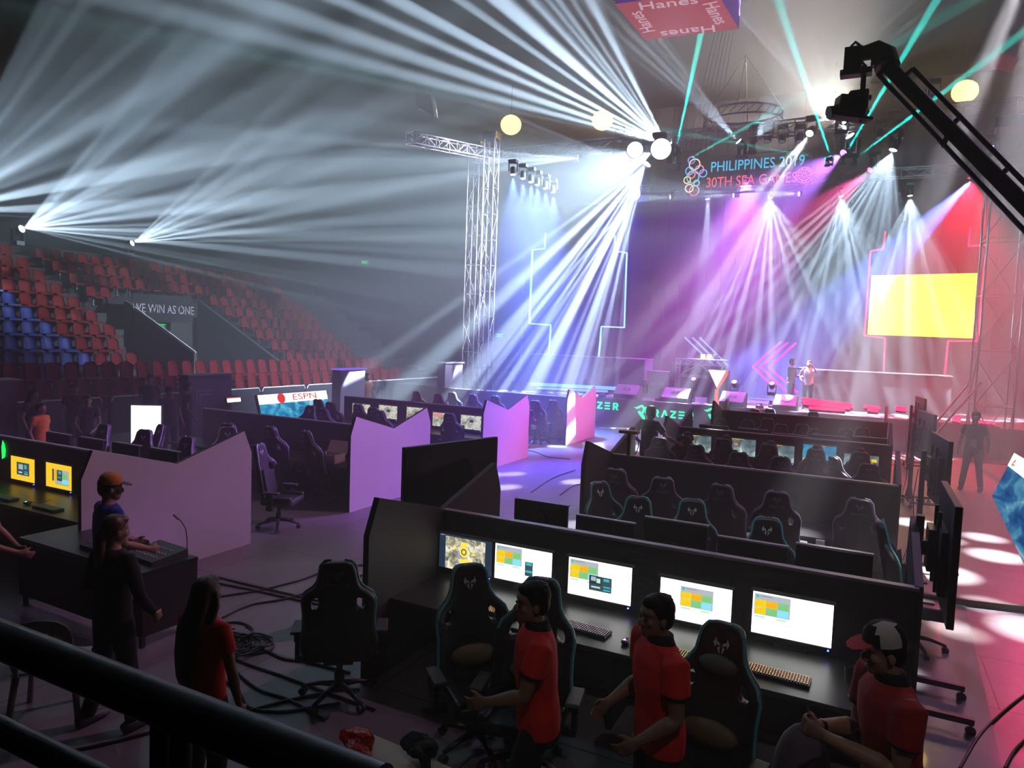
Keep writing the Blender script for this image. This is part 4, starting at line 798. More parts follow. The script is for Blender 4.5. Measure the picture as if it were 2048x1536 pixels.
A, B = px(265, 588, -26.0), px(383, 590, -26.0); H = 1.0; L = B.y - A.y
t = thing('banner', 'black banner reading WE WIN AS ONE over the gangway of the left stand', 'banner', (-26.0, (A.y + B.y) / 2, A.z - H))
m = MB(); m.box((0, 0, H / 2), (.03, L, H + .1)); m.build('cloth', BLKC, t)
put('lettering', text_mesh('WE WIN AS ONE', .50, .002, 'CENTER', .74), mat('banner_print', (.34, .27, .30), .9, spec=.1), t, basis((.02, 0.05, H * .46), (0, 1, 0)))
EXG = emis('exit_green', (.02, 1, .12), 1.6)
def exit_sign(label, P, s, xd):
    t = thing('exit_sign', label, 'sign', tuple(P)); M = basis((0, 0, 0), xd); m = MB(); m.prism([(-.5 * s, -.2 * s), (.5 * s, -.2 * s), (.5 * s, .2 * s), (-.5 * s, .2 * s)], M, .04); m.build('housing', PLAST, t)
    me = text_mesh('EXIT', .38 * s, .002); put('lettering', me, EXG, t, M @ Matrix.Translation((0, 0, .044)))
    m = MB()
    for q in ([(-.48, -.18), (.48, -.18), (.48, -.15), (-.48, -.15)], [(-.48, .15), (.48, .15), (.48, .18), (-.48, .18)]): m.prism([(x * s, y * s) for x, y in q], M @ Matrix.Translation((0, 0, .041)), .002)
    m.build('lit_border', EXG, t)
exit_sign('green lit exit sign under the WE WIN AS ONE banner', px(321, 652, -25.6), .44, (0, 1, 0))
exit_sign('small green exit sign high in the dark haze left of the truss tower', pd(730, 525, 30), .32, (.89, .45, 0))
exit_sign('small green exit sign beside the tall truss towers', pd(1000, 671, 30), .34, (.89, .45, 0))
# white-topped bench things near the right-hand seats are too dim to see

# ------------------------------------------------------------------ trusses
def truss(mb, a, b, w=.4, r=.025, step=None, up=(0, 0, 1), mi=0):
    a = Vector(a); b = Vector(b); d = (b - a); L = d.length; z = d / L; u = Vector(up)
    if abs(z.dot(u)) > .9: u = Vector((0, 1, 0))
    x = u.cross(z).normalized(); y = z.cross(x); n = max(1, round(L / (step or w * 1.6))); C4 = [(-1, -1), (1, -1), (1, 1), (-1, 1)]
    P = lambda i, t_: a + z * L * t_ + (x * C4[i][0] + y * C4[i][1]) * w / 2
    for i in range(4):
        mb.tube([P(i, 0), P(i, 1)], r, 6, mi)
        for k in range(n):
            j = (i + 1) % 4; s_, e_ = (i, j) if k % 2 else (j, i)
            mb.tube([P(s_, k / n), P(e_, (k + 1) / n)], r * .55, 5, mi, caps=False); mb.tube([P(i, k / n), P(j, k / n)], r * .55, 5, mi, caps=False)
    return mb
TRG = 'lighting truss towers'
TM = mat('truss_bare', (.20, .15, .17), .4, .5, var=.1)
def tower(label, P, h, w=.42, step=None):
    t = thing('truss_tower', label, 'truss', (P.x, P.y, 0), .05, TRG); m = MB(); m.box((0, 0, .02), (.9, .9, .04)); m.build('base_plate', METAL, t); m = MB(); truss(m, (0, 0, .04), (0, 0, h), w, .028, step); m.build('lattice', TM, t)
    m = MB(); m.box((0, 0, h), (w + .12, w + .12, .25)); m.build('top_block', METAL, t); return t
tower('right one of the two slim truss towers left of the stage', py(970, 700, 23.5), 10.6, .42, .95)
tower('left one of the two slim truss towers left of the stage', py(941, 700, 25.5), 10.9, .50, 1.2)
tower('hazy red-lit truss tower right of the yellow screen', py(1990, 700, 24.5), 9.6, .95, 1.5)
t = thing('truss_tower', 'pair of steel struts bracing the right truss tower', 'truss', (0, 0, 0), 0, TRG)
for a, b in (((1962, 765), (1872, 868)), ((1935, 770), (1868, 850))): m = MB(); m.tube([py(*a, 24), py(b[0], b[1], 23.2)], .03, 6); m.build('strut', ALU, t)
RIG = 'overhead rigging trusses'
def rig(label, a, b, w=.4): m = MB(); truss(m, a, b, w, .026); o = m.build('hanging_truss', TM); tag(o, label, 'truss', RIG); return o
ra = py(950, 300, 23.5); 
rig('long front overhead truss carrying the white moving heads over the stage', (-14.2, 24.3, 10.1), (4.6, 24.3, 10.1))
rig('rear overhead truss with small moving heads below the games sign', (-9.5, 28.2, 9.3), (4.0, 28.2, 9.3), .3)
rig('short truss running from the left tower towards the viewer, with blue spotlights', (-14.0, 19.6, 9.6), (-13.2, 24.4, 10.1), .35)
m = MB(); N = 28; ring = [Vector((-4.35 + 1.3 * math.cos(a), 25.4 + 1.1 * math.sin(a), 10.75)) for a in [2 * PI * k / N for k in range(N)]]
for dz in (0, .3): m.tube([p + Vector((0, 0, dz)) for p in ring], .03, 6, closed=True)
for k in range(N): m.tube([ring[k], ring[(k + 1) % N] + Vector((0, 0, .3))], .016, 5)
for k in range(0, N, 7): m.tube([ring[k] + Vector((0, 0, .3)), (-4.35, 25.4, 13)], .012, 4)
o = m.build('hanging_ring_truss', METAL); tag(o, 'dark circular truss hanging above the games sign', 'truss', RIG)
# hanging cables over the left truss
for k in range(6):
    m = MB(); p = py(1395 + k * 9, 215, 24.5); q = py(1375 + k * 10, 300, 24.3); m.tube([p + (p - q) * 3, q], .012, 4); o = m.build('hanging_chain', ALU); tag(o, 'thin hoist chain slanting down to the overhead truss, %s from the left' % ORD[k], 'chain', 'hoist chains')

# ------------------------------------------------------------------ stage fixtures with real beams
LENS = {}
def lens_mat(col, s):
    k = (tuple(round(c, 2) for c in col), s)
    if k not in LENS: LENS[k] = emis('lens_%d' % len(LENS), col, s)
    return LENS[k]
def fixture(label, P, T, col=(.8, .92, 1), power=3000, ang=50, gobo=0, seed=0, thr=.35, lens=12., size=1., group='moving head stage lights', hang=True, blend=.12, floor=False, shape='head', soft=.04, edge=.6, fan=None, thin=.15):
    P = Vector(P); T = Vector(T); d = (T - P).normalized(); t = thing('stage_spotlight', label, 'stage light', tuple(P), 0, group)
    floor = floor or d.z > .1; s = size; q = d.to_track_quat('-Z', 'Y'); R = q.to_matrix()
    m = MB(); sg = -1 if floor else 1
    m.box((0, 0, sg * .38 * s), (.34 * s, .22 * s, .12 * s)); m.build('base', PLAST, t)
    m = MB()
    for sx in (-1, 1): m.box((sx * .17 * s, 0, sg * .16 * s), (.035 * s, .12 * s, .36 * s))
    m.box((0, 0, sg * .32 * s), (.36 * s, .13 * s, .04 * s)); m.build('yoke', PLAST, t, rot=(0, 0, (math.atan2(d.y, d.x) + PI / 2) if math.hypot(d.x, d.y) > .15 else 0))
    m = MB(); m.lathe([(.06 * s, .17 * s), (.10 * s, .15 * s), (.125 * s, .02 * s), (.115 * s, -.09 * s), (.13 * s, -.13 * s), (.125 * s, -.17 * s), (.11 * s, -.17 * s), (.11 * s, -.15 * s)], n=20, rot=R, cap=False); m.build('head', PLAST, t)
    m = MB(); m.lathe([(.0, -.155 * s), (.108 * s, -.155 * s)][::-1], n=20, rot=R, cap=False); o = m.build('lens', lens_mat(col, lens), t); part_label(o, 'glowing lens')
    if power:
        L = bpy.data.lights.new('beam', 'SPOT'); lo = bpy.data.objects.new('beam', L); COL.objects.link(lo); lo.parent = t; lo.location = d * .24 * s; lo.rotation_euler = q.to_euler()
        if fan:                                       # blade shaped fan between two aims
            lz = -d; lx = (Vector(fan) - P).normalized(); lx = (lx - d * lx.dot(d)).normalized(); lo.rotation_euler = Matrix((lx, lz.cross(lx), lz)).transposed().to_euler(); lo.scale = (1, thin, 1)
        L.spot_size = math.radians(ang); L.spot_blend = blend; L.energy = power; L.color = col; L.shadow_soft_size = soft
        if gobo:
            L.use_nodes = True; n = L.node_tree.nodes; l = L.node_tree.links; e = n['Emission']; tc = n.new('ShaderNodeTexCoord'); sx = n.new('ShaderNodeSeparateXYZ'); l.new(tc.outputs['Normal'], sx.inputs[0])
            D = []
            for i in (0, 1): dx = n.new('ShaderNodeMath'); dx.operation = 'DIVIDE'; l.new(sx.outputs[i], dx.inputs[0]); l.new(sx.outputs[2], dx.inputs[1]); D.append(dx)
            cb = n.new('ShaderNodeCombineXYZ'); l.new(D[0].outputs[0], cb.inputs[0]); l.new(D[1].outputs[0], cb.inputs[1]); cb.inputs[2].default_value = seed * 1.37
            if fan:
                nz = n.new('ShaderNodeTexNoise'); nz.noise_dimensions = '1D'; nz.inputs['Scale'].default_value = gobo; nz.inputs['Detail'].default_value = 1.5; nz.inputs['Roughness'].default_value = .5
                ad = n.new('ShaderNodeMath'); ad.operation = 'ADD'; l.new(D[0].outputs[0], ad.inputs[0]); ad.inputs[1].default_value = seed * 3.7; l.new(ad.outputs[0], nz.inputs['W'])
                mr = n.new('ShaderNodeMapRange'); l.new(nz.outputs[0], mr.inputs[0]); mr.inputs[1].default_value = .47; mr.inputs[2].default_value = .60; mr.inputs[3].default_value = .04; mr.inputs[4].default_value = 1.; l.new(mr.outputs[0], e.inputs['Strength']); return t
            vo = n.new('ShaderNodeTexVoronoi'); vo.voronoi_dimensions = '3D'; vo.inputs['Scale'].default_value = gobo; l.new(cb.outputs[0], vo.inputs['Vector'])
            mr = n.new('ShaderNodeMapRange'); l.new(vo.outputs['Distance'], mr.inputs[0]); mr.inputs[1].default_value = thr; mr.inputs[2].default_value = thr * edge; mr.inputs[3].default_value = 0; mr.inputs[4].default_value = 1; l.new(mr.outputs[0], e.inputs['Strength'])
    return t
# ------------------------------------------------------------------ stage furniture
NB = emis('neon_blue', (.14, .34, 1), 6); NR = emis('neon_red', (1, .01, .06), 7); NM = emis('neon_magenta', (1, .0, .22), 7.0); NV = emis('neon_violet', (.16, .22, 1), 3)
BY = 31.15
def neon(label, pts, Y, m_, w=.07, grp=None, name='neon_sign'):
    P = [py(x, y, Y) for x, y in pts]; c = P[0]; t = thing(name, label, 'light', tuple(c), 0, grp); m = MB()
    for a, b in zip(P, P[1:]): m.bar(a - c, b - c, w, .05)
    m.build('lit_tube', m_, t); m = MB()
    for a, b in zip(P, P[1:]): m.bar(a - c + Vector((0, .06, 0)), b - c + Vector((0, .06, 0)), w * 1.5, .05)
    m.build('channel', PLAST, t); return t
neon('left side of the stepped blue neon outline left of the stage', [(1092, 466), (1090, 497), (1065, 500), (1059, 647), (1102, 650), (1098, 710)], BY, NB, .12, 'blue neon outline')
neon('right side of the stepped blue neon outline left of the stage', [(1230, 470), (1230, 502), (1254, 506), (1249, 655), (1203, 653), (1198, 713)], BY, NB, .12, 'blue neon outline')
neon('left side of the stepped red neon outline around the yellow screen', [(1771, 463), (1766, 498), (1741, 502), (1729, 671), (1770, 676), (1767, 748)], 30.9, NR, .10, 'red neon outline')
neon('right side of the stepped red neon outline around the yellow screen', [(1941, 454), (1937, 492), (1973, 490), (1955, 682), (1896, 682), (1889, 756)], 30.9, NR, .12, 'red neon outline')
YW = bpy.data.materials.new('lit_yellow_screen'); YW.use_nodes = True; nt = YW.node_tree; nt.nodes.clear(); e = nt.nodes.new('ShaderNodeEmission'); o_ = nt.nodes.new('ShaderNodeOutputMaterial'); e.inputs[0].default_value = (1, .92, .05, 1); e.inputs[1].default_value = 2.3; nt.links.new(e.outputs[0], o_.inputs[0])
C4 = [py(x, y, 30.4) for x, y in ((1735, 669), (1948, 677), (1959, 546), (1743, 551))]; c = C4[0]
t = thing('stage_screen', 'large bright yellow screen framed by red neon at the right of the stage', 'screen', tuple(c)); m = MB(); m.add([p - c for p in C4], [(0, 1, 2, 3)]); m.build('picture', YW, t)
m = MB(); m.add([p - c + Vector((0, .02, 0)) + (p - sum(C4, Vector()) / 4) * .01 for p in C4] + [p - c + Vector((0, .15, 0)) for p in C4], [(0, 1, 2, 3), (4, 5, 6, 7), (0, 1, 5, 4), (1, 2, 6, 5), (2, 3, 7, 6), (3, 0, 4, 7)]); m.build('casing', PLAST, t)
for k, x in enumerate((1370, 1385, 1400)): neon('blue neon chevron arm on the stage backdrop, %s from the left' % ORD[k], [(x, 675), (x + 57, 730 + k), (x + 38 + k * 3, 748)], 29.4, NV, .10, 'blue chevron')
for k, x in enumerate((1562, 1576, 1592)): neon('pink neon chevron pointing left on the stage backdrop, %s from the left' % ORD[k], [(x, 684 + k), (x - 56 + k * 1, 733 + k), (x - 10 + k * 6, 780 + k * 2)], 29.4 - .0, NM, .11, 'pink chevrons')
def low_tube(label, a, b, Y, m_, h=.10):
    p, q = py(*a, Y), py(*b, Y); c = p.copy(); t = thing('light_tube', label, 'light', tuple(c), 0, 'glowing tubes along the stage'); m = MB(); m.bar((0, 0, 0), q - c, h, h); m.build('lit_tube', m_, t); m = MB(); m.bar(Vector((0, .08, -.08)), q - c + Vector((0, .08, -.08)), h * 1.4, .1); m.build('housing', PLAST, t)
low_tube('long blue glowing tube on the left stage edge', (1062, 768), (1232, 777), 26.2, emis('tube_blue', (.1, .3, 1), 3.), .13)
low_tube('blue glowing tube under the long one on the left stage edge', (1075, 776), (1215, 783), 25.9, NV, .08)
for i, (a, b) in enumerate([((1603, 799), (1706, 812)), ((1606, 806), (1700, 816)), ((1618, 815), (1690, 820)), ((1728, 813), (1760, 816)), ((1735, 819), (1757, 822)), ((1792, 816), (1812, 819)), ((1905, 837), (1921, 840)), ((1950, 842), (1990, 846))]):
    low_tube('red glowing tube on the right stage edge, %s in order from the stage centre' % ORD[i], a, b, 25.35, NR, .14 if i in (0, 5, 6) else .09)
GRP = mat('grey_stage_board', (.13, .125, .13), .7, var=.06)
def stage_box(name, label, cat, a, b, Y, depth, m_, zb=.94):
    p, q = py(*a, Y), py(*b, Y); w = q.x - p.x; h = (p.z + q.z) / 2 - zb; t = thing(name, label, cat, ((p.x + q.x) / 2, Y + depth / 2, zb)); m = MB(); m.box((0, 0, h / 2), (w, depth, h)); m.build('body', m_, t)
    m = MB(); m.box((0, -.0, h + .012), (w + .03, depth + .03, .024)); m.build('top_edge', TRIM, t); return t, w, h, depth
stage_box('desk_riser', 'long grey boxed riser at the left of the stage under the blue neon', 'riser', (1062, 711), (1290, 717), 27.6, 1.2, GRP)
stage_box('desk_riser', 'long grey boxed riser at the right of the stage behind the two men', 'riser', (1613, 737), (1905, 757), 27.8, 1.2, GRP)
t, w, h, dp = stage_box('amplifier_case', 'pale grey equipment case with two white vents beside the left riser', 'case', (1295, 743), (1336, 745), 27.2, .8, mat('case_pale', (.55, .55, .56), .5))
for sx in (-.22, .22): m = MB(); m.box((sx * w, -dp / 2 - .01, h * .55), (w * .26, .02, h * .13)); m.build('vent', WHITEC, t)
# white truss table
t = thing('truss_table', 'bright white truss table on the stage carrying small yellow lamps', 'table', (py(1400, 720, 27).x, 27.2, .94)); W2 = .95; m = MB(); 
for sx in (-1, 1): truss(m, (sx * (W2 - .08), 0, 0), (sx * (W2 - .08), 0, 1.5), .16, .02)
m.build('truss_leg', WHITEC, t); m = MB(); truss(m, (-W2, 0, 1.5), (W2, 0, 1.5), .22, .028); truss(m, (-W2, 0, .95), (W2 * .4, 0, .95), .08, .018); m.bar((-W2 + .1, 0, .95), (-.1, 0, 1.4), .05); m.bar((.5, 0, .95), (0, 0, 1.4), .05); m.build('cross_truss', WHITEC, t)
m = MB(); m.box((-.2, .9, .75), (1.9, .04, 1.3)); m.box((-1.15, .5, .75), (.05, .8, 1.3)); m.build('back_frame', PLAST, t)
YL = emis('lamp_yellow_small', (1, .82, .35), 1.6)
for i, (x, y) in enumerate(((1406, 713), (1418, 713), (1432, 716))):
    p = py(x, y, 27.2); m = MB(); m.box((0, 0, .10), (.17, .12, .19)); m.build('x', YL) if False else None
    o = m.build('small_lamp', YL if i < 2 else WHITEC, bevel=.02); o.location = (p.x, 27.2, 2.56); tag(o, 'small %s lamp on the white truss table, %s from the left' % ('yellow' if i < 2 else 'white', ORD[i]), 'lamp', 'lamps on the truss table')
# trophy podium
t = thing('podium', 'podium with a white downward triangle and orange edge in the stage centre', 'podium', (py(1434, 770, 26.5).x, 26.6, .94)); WW = .36; HH = 1.25
m = MB(); m.box((0, .2, HH / 2), (WW * 2, .4, HH)); m.build('body', mat('podium_dark', (.05, .04, .09), .5), t)
FR = Matrix(((1, 0, 0, 0), (0, 0, -1, -.002), (0, 1, 0, 0), (0, 0, 0, 1)))
m = MB(); m.prism([(-WW, HH), (-.02, HH * .48), (WW * .8, HH)], FR, .02); m.build('white_triangle', emis('podium_white', (1, .97, .9), 1.6), t)
ORR = emis('podium_orange', (1, .10, .02), 1.3)
for P in ([(WW * .8, HH), (WW, HH), (WW, HH * .88), (.02, HH * .40), (-.02, HH * .48)], [(-.08, HH * .44), (.04, HH * .44), (.04, .0), (-.08, .0)], [(.04, .0), (.04, HH * .08), (WW * .6, HH * .36), (WW, HH * .2), (WW * .6, HH * .22), (.2, 0)]): m = MB(); m.prism(P, FR, .024); m.build('orange_stripe', ORR, t)
# wedge monitors
WDG = mat('wedge_grille', (.24, .20, .23), .8, var=.08)
def wedge(label, x0, x1, y):
    p = py((x0 + x1) / 2, y, 25.75); w = (py(x1, y, 25.75) - py(x0, y, 25.75)).x; t = thing('wedge_speaker', label, 'speaker', (p.x, 25.75, .94), -.08, 'wedge speakers on the stage edge')
    m = MB(); pf = [(-.30, 0), (.30, 0), (.30, .20), (.12, .48), (-.30, .20)]; M = Matrix(((0, 0, 1, -w / 2), (1, 0, 0, 0), (0, 1, 0, 0), (0, 0, 0, 1))); m.prism([(-.28, 0), (.28, 0), (.28, .50), (.10, .54), (-.28, .20)], M, w); m.build('cabinet', PLASTG, t)
    m = MB(); a, b = Vector((0, -.29, .215)), Vector((0, .085, .55)); m.add([(-w / 2 + .02, -.287, .21), (w / 2 - .02, -.287, .21), (w / 2 - .02, .09, .552), (-w / 2 + .02, .09, .552)], [(0, 1, 2, 3)]); m.build('grille', WDG, t)
    up = (b - a).normalized(); M = basis(Vector((0, -.10, .395)), (1, 0, 0), up); m = MB(); m.prism([(-.16, -.07), (-.12, .07), (-.03, .07), (-.03, -.07), (-.07, -.07), (-.07, -.02), (-.11, -.02), (-.12, -.07)], M, .012); m.prism([(.03, -.07), (.03, .07), (.12, .06), (.15, 0), (.12, -.07)], M, .012); m.build('cut_out_mark', PLAST, t)
for i, (a, b, y) in enumerate(((1232, 1281, 768), (1327, 1381, 778), (1443, 1492, 785), (1549, 1596, 792))): wedge('wedge speaker on the stage front, %s from the blue tubes' % ORD[i], a, b, y)
# razer lettering on the stage fascia
GG = emis('logo_green', (.0, .9, .38), 2.5)
def razer(label, xs, y, parts='full'):
    o = py(xs, y, 24.98); t = thing('wall_logo', label, 'logo', (o.x, 24.99, o.z), 0, 'green logos on the stage front'); M0 = Matrix(((1, 0, 0, 0), (0, 0, -1, 0), (0, 1, 0, 0), (0, 0, 0, 1))); h = .26
    if parts in ('full', 'snake'):
        m = MB(); sn = [[(-.30, .16), (-.20, .10), (-.10, .14), (-.02, .20), (.04, .12), (.0, .02), (-.06, -.05), (-.02, -.10), (.06, -.04), (.11, .06), (.08, .18), (.0, .26), (-.12, .22), (-.2, .16)], [(.06, .16), (.14, .20), (.22, .18), (.30, .24), (.26, .12), (.18, .08), (.20, .0), (.12, -.04), (.14, .06), (.10, .12)], [(-.16, -.0), (-.08, .04), (.0, -.06), (.10, -.14), (.12, -.26), (.06, -.32), (.02, -.22), (-.06, -.14)]]
        for P in sn: m.prism(P, M0, .02)
        m.build('snake_emblem', GG, t)
    if parts != 'snake':
        x = .42; st = .055
        def bars(L, x):
            m = MB(); [m.prism([(x + a, b_) for a, b_ in P], M0, .02) for P in L]; m.build('letter', GG, t)
        q = h / 2
        R_ = [[(0, -q), (st, -q), (st, q), (0, q)], [(st, q), (.17, q), (.2, .06), (.2, .0), (.17, -.03), (st, -.03), (st, .02), (.14, .02), (.14, q - .05), (st, q - .05)], [(.08, -.03), (.14, -.03), (.21, -q), (.15, -q)]]
        A_ = [[(0, -q), (.06, -q), (.125, q - .08), (.19, -q), (.25, -q), (.155, q), (.095, q)]]
        Z_ = [[(0, q), (.2, q), (.2, q - .05), (.07, -q + .05), (.2, -q + .05), (.2, -q), (0, -q), (0, -q + .05), (.13, q - .05), (0, q - .05)]]
        E_ = [[(0, k - .022), (.2, k - .022), (.2, k + .022), (0, k + .022)] for k in (q - .022, 0, -q + .022)]
        for L, dx in ((R_, 0), (A_, .29), (Z_, .62), (E_, .92), (R_, 1.24)): bars(L, x + dx)
razer('green snake emblem and ZER letters at the left end of the stage front', 1143, 806); razer('green snake emblem and lettering behind the head of the standing man', 1284, 824); razer('green snake emblem at the stage front left of the violet peaks', 1425, 830, 'snake')
m = MB(); m.prism([(-.05, -.14), (.03, -.10), (.05, .0), (.02, .10), (-.03, .15), (-.06, .05)], basis((0, 0, 0), (1, 0, 0)), .004); o = m.build('lit_emblem', EXG); o.location = (-11.62, 5.985, 1.12); tag(o, 'green glowing emblem on the divider at the left photo edge', 'logo')
# cable clutter on the stage floor
for i, (x, y) in enumerate(((1150, 782), (1262, 787), (1318, 792), (1520, 803), (1475, 800), (1205, 783))):
    p = py(x, y, 25.6); m = MB(); m.box((0, 0, .07), (.25, .2, .14)); m.tube([(.1, 0, .02), (.3, -.1, .015), (.5, .1, .015), (.7, 0, .015)], .02, 6); m.box((.05, 0, .16), (.05, .05, .1)); o = m.build('power_box', [PLAST, TRIM][i % 2]); o.location = (p.x, 25.6, .94); tag(o, 'small power box with cable on the stage edge, %s from the left' % ORD[sorted([1150, 1262, 1318, 1520, 1475, 1205]).index(x)], 'box', 'power boxes on the stage edge')
# games banner
t = thing('hanging_sign', 'hanging lit sign reading PHILIPPINES 2019 30TH SEA GAMES above the stage', 'sign', tuple(py(1495, 345, 26))); tw = 4.1
m = MB(); m.bar((-tw / 2, .06, .66), (tw / 2, .06, .66), .05); m.bar((-tw / 2, .06, -.66), (tw / 2, .06, -.66), .05); m.bar((-tw / 2, .06, .66), (-tw / 2, .06, -.66), .05); m.bar((tw / 2, .06, .66), (tw / 2, .06, -.66), .05); m.build('frame', mat('sign_backing', (.10, .08, .11), .8), t)
for sx in (-1.5, 1.5): m = MB(); m.tube([(sx, .06, .6), (sx, .06, 1.6)], .02, 6); m.build('hanging_wire', METAL, t)
SKYL = emis('sign_sky_blue', (.08, .55, .95), 1.5); REDL_ = emis('sign_coral', (1, .15, .14), 1.5)
Mz = lambda x, z: basis((x, .02, z), (1, 0, 0))
put('blue_lettering', text_mesh('PHILIPPINES 2019', .50, .01, 'CENTER', .84), SKYL, t, Mz(.28, .27)); put('red_lettering', text_mesh('30TH SEA GAMES', .50, .01, 'CENTER', .80), REDL_, t, Mz(.10, -.28))
m = MB()
for r in (.26, .19): m.tube([(1.86 + r * math.cos(a), .0, -.22 + r * math.sin(a)) for a in [2 * PI * k / 24 for k in range(24)]], .016, 5, closed=True)
for k in range(10): a = 2 * PI * k / 10; m.tube([(1.86 + .05 * math.cos(a), 0, -.22 + .05 * math.sin(a)), (1.86 + .25 * math.cos(a), 0, -.22 + .25 * math.sin(a))], .012, 4)
m.build('round_emblem', REDL_, t)
RINGS = [((-1.98, .42, .19), (1, .85, .5)), ((-2.15, .20, .14), (.15, .5, 1)), ((-1.80, .22, .15), (.9, .25, .7)), ((-1.66, .08, .13), (.2, .5, 1)), ((-2.02, -.02, .22), (.2, .55, 1)), ((-2.22, -.12, .12), (1, .85, .3)), ((-2.13, -.42, .14), (1, .9, .5)), ((-1.95, -.52, .17), (1, .3, .3)), ((-2.1, .58, .12), (.3, .3, 1)), ((-2.06, .05, .11), (1, .3, .3)), ((-1.88, -.25, .1), (.3, .8, .8))]
for i, ((x, z, r), cl) in enumerate(RINGS): m = MB(); m.tube([(x + .12 + r * math.cos(a), 0, z + r * math.sin(a)) for a in [2 * PI * k / 22 for k in range(22)]], .022, 5, closed=True); m.build('ring', emis('ring_%d' % i, cl, 1.5), t)
# hanging red advertising box
c4 = [pz(x, y, 12.0) for x, y in ((1290, 80), (1478, 58), (1432, -18), (1230, 8))]; c = c4[0]; t = thing('hanging_box', 'red box sign with white script hanging under the ceiling', 'sign', tuple(c)); q = [p - c for p in c4]; up = Vector((0, 0, .75))
m = MB(); m.add(q, [(3, 2, 1, 0)]); m.build('underside', mat('red_sign_panel', (.62, .10, .10), .5, var=.05, emit=(.9, .12, .12), es=.25), t)
m = MB(); m.add(q + [p + up for p in q], [(0, 1, 5, 4), (1, 2, 6, 5), (2, 3, 7, 6), (3, 0, 4, 7), (4, 5, 6, 7)]); m.build('side_panels', mat('violet_sign_side', (.30, .15, .60), .5, emit=(.25, .1, .8), es=.25), t)
SW = mat('sign_white_print', (.85, .75, .8), .5, var=0, emit=(1, .8, .9), es=.45); cc = sum(q, Vector()) / 4
for i in range(4):
    a, b = q[i], q[(i + 1) % 4]; mid = (a + b) / 2; mid = mid + (cc - mid) * .25; xd = (a - b).normalized(); yd = (mid - cc); yd = (yd - xd * xd.dot(yd)).normalized(); 
    if xd.cross(yd).z > 0: xd = -xd
    M = Matrix((xd, yd, xd.cross(yd))).transposed().to_4x4(); M.translation = mid + Vector((0, 0, -.02)); put('lettering', text_mesh('Hanes', .62 if i % 2 == 0 else .55, .004), SW, t, M)
m = MB(); m.tube([q[3] + Vector((-.05, 0, .1)), q[3] + Vector((3.2, .3, .35))], .03, 6); m.build('hanging_bar', mat('brass_bar', (.6, .45, .12), .4, .6), t)
# hanging loudspeaker
t = thing('hanging_board', 'small pale board hanging on thin wires in the dark upper hall', 'board', tuple(pd(848, 203, 24))); q = [pd(x, y, 24) - pd(848, 203, 24) for x, y in ((829, 176), (862, 190), (868, 232), (833, 215))]
m = MB(); m.add(q + [p + Vector((.0, .25, .0)) for p in q], [(3, 2, 1, 0), (4, 5, 6, 7), (0, 1, 5, 4), (1, 2, 6, 5), (2, 3, 7, 6), (3, 0, 4, 7)]); m.build('panel', mat('pale_card', (.5, .48, .45), .7), t)
for p in (q[0], q[1]): m = MB(); m.tube([p, p + Vector((0, 0, 1.2))], .012, 4); m.build('wire', ALU, t)
# small red panels high at the right
for i, (x, y, w) in enumerate(((2010, 125, .9), (1585, 366, 0))):
    if w: p = pd(x, y, 20); m = MB(); m.box((0, 0, 0), (.55, .1, .38), rot=(0, .45, 0)); o = m.build('red_panel', mat('dim_red_panel', (.4, .05, .06), .6, emit=(.6, .05, .08), es=.15)); o.location = p; tag(o, 'dim red panel hanging high at the right beside the crane', 'panel')

# ------------------------------------------------------------------ camera crane
t = thing('camera_crane', 'black camera crane arm reaching down from the upper right with a remote camera head', 'camera crane', tuple(pd(1790, 150, 7.0))); o0 = pd(1790, 150, 7.0)
D = lambda x, y, d: pd(x, y, d) - o0
m = MB(); a, b = D(1770, 126, 7.2), D(2170, 534, 6.0); m.bar(a, b, .125, .13); m.build('main_boom', PLAST, t, bevel=.01)
m = MB(); m.tube([D(1775, 135, 7.15), D(1770, 112, 7.2), D(1752, 100, 7.25), D(1728, 107, 7.3), D(1705, 117, 7.3)], [.12, .115, .095, .075, .06], 12); m.box(D(1755, 122, 7.2), (.12, .1, .1)); m.build('curved_neck', PLAST, t)
for pts, nm in (([(1826, 137, 6.95), (2180, 500, 6.0)], 'upper_rod'), ([(1755, 148, 7.1), (2180, 602, 6.0)], 'lower_rod')):
    m = MB(); m.tube([D(*p) for p in pts], .022, 8); m.build(nm, METAL, t)
for (xa, ya, da), (xb, yb, db) in (((1826, 138, 6.95), (1806, 155, 7.0)), ((1918, 236, 6.7), (1902, 252, 6.75)), ((2014, 338, 6.4), (2000, 352, 6.45)), ((1886, 292, 6.7), (1896, 268, 6.75)), ((1757, 150, 7.1), (1772, 134, 7.15))):
    m = MB(); m.bar(D(xa, ya, da), D(xb, yb, db), .035); m.build('spacer', METAL, t)
m = MB(); m.box(D(1706, 124, 7.3), (.17, .13, .28)); m.box(D(1712, 146, 7.3), (.30, .14, .06)); m.build('head_motor', PLAST, t, bevel=.008)
m = MB(); m.bar(D(1729, 132, 7.3), D(1724, 200, 7.3), .055, .05); m.build('hanger_post', PLAST, t)
m = MB(); m.tube([D(1699, 108, 7.3), D(1703, 92, 7.3), D(1711, 84, 7.3), D(1719, 90, 7.3), D(1719, 104, 7.3)], .014, 8); m.tube([D(1722, 122, 7.25), D(1730, 130, 7.25), D(1732, 150, 7.25)], .012, 6); m.build('cable_loop', RUBBER, t)
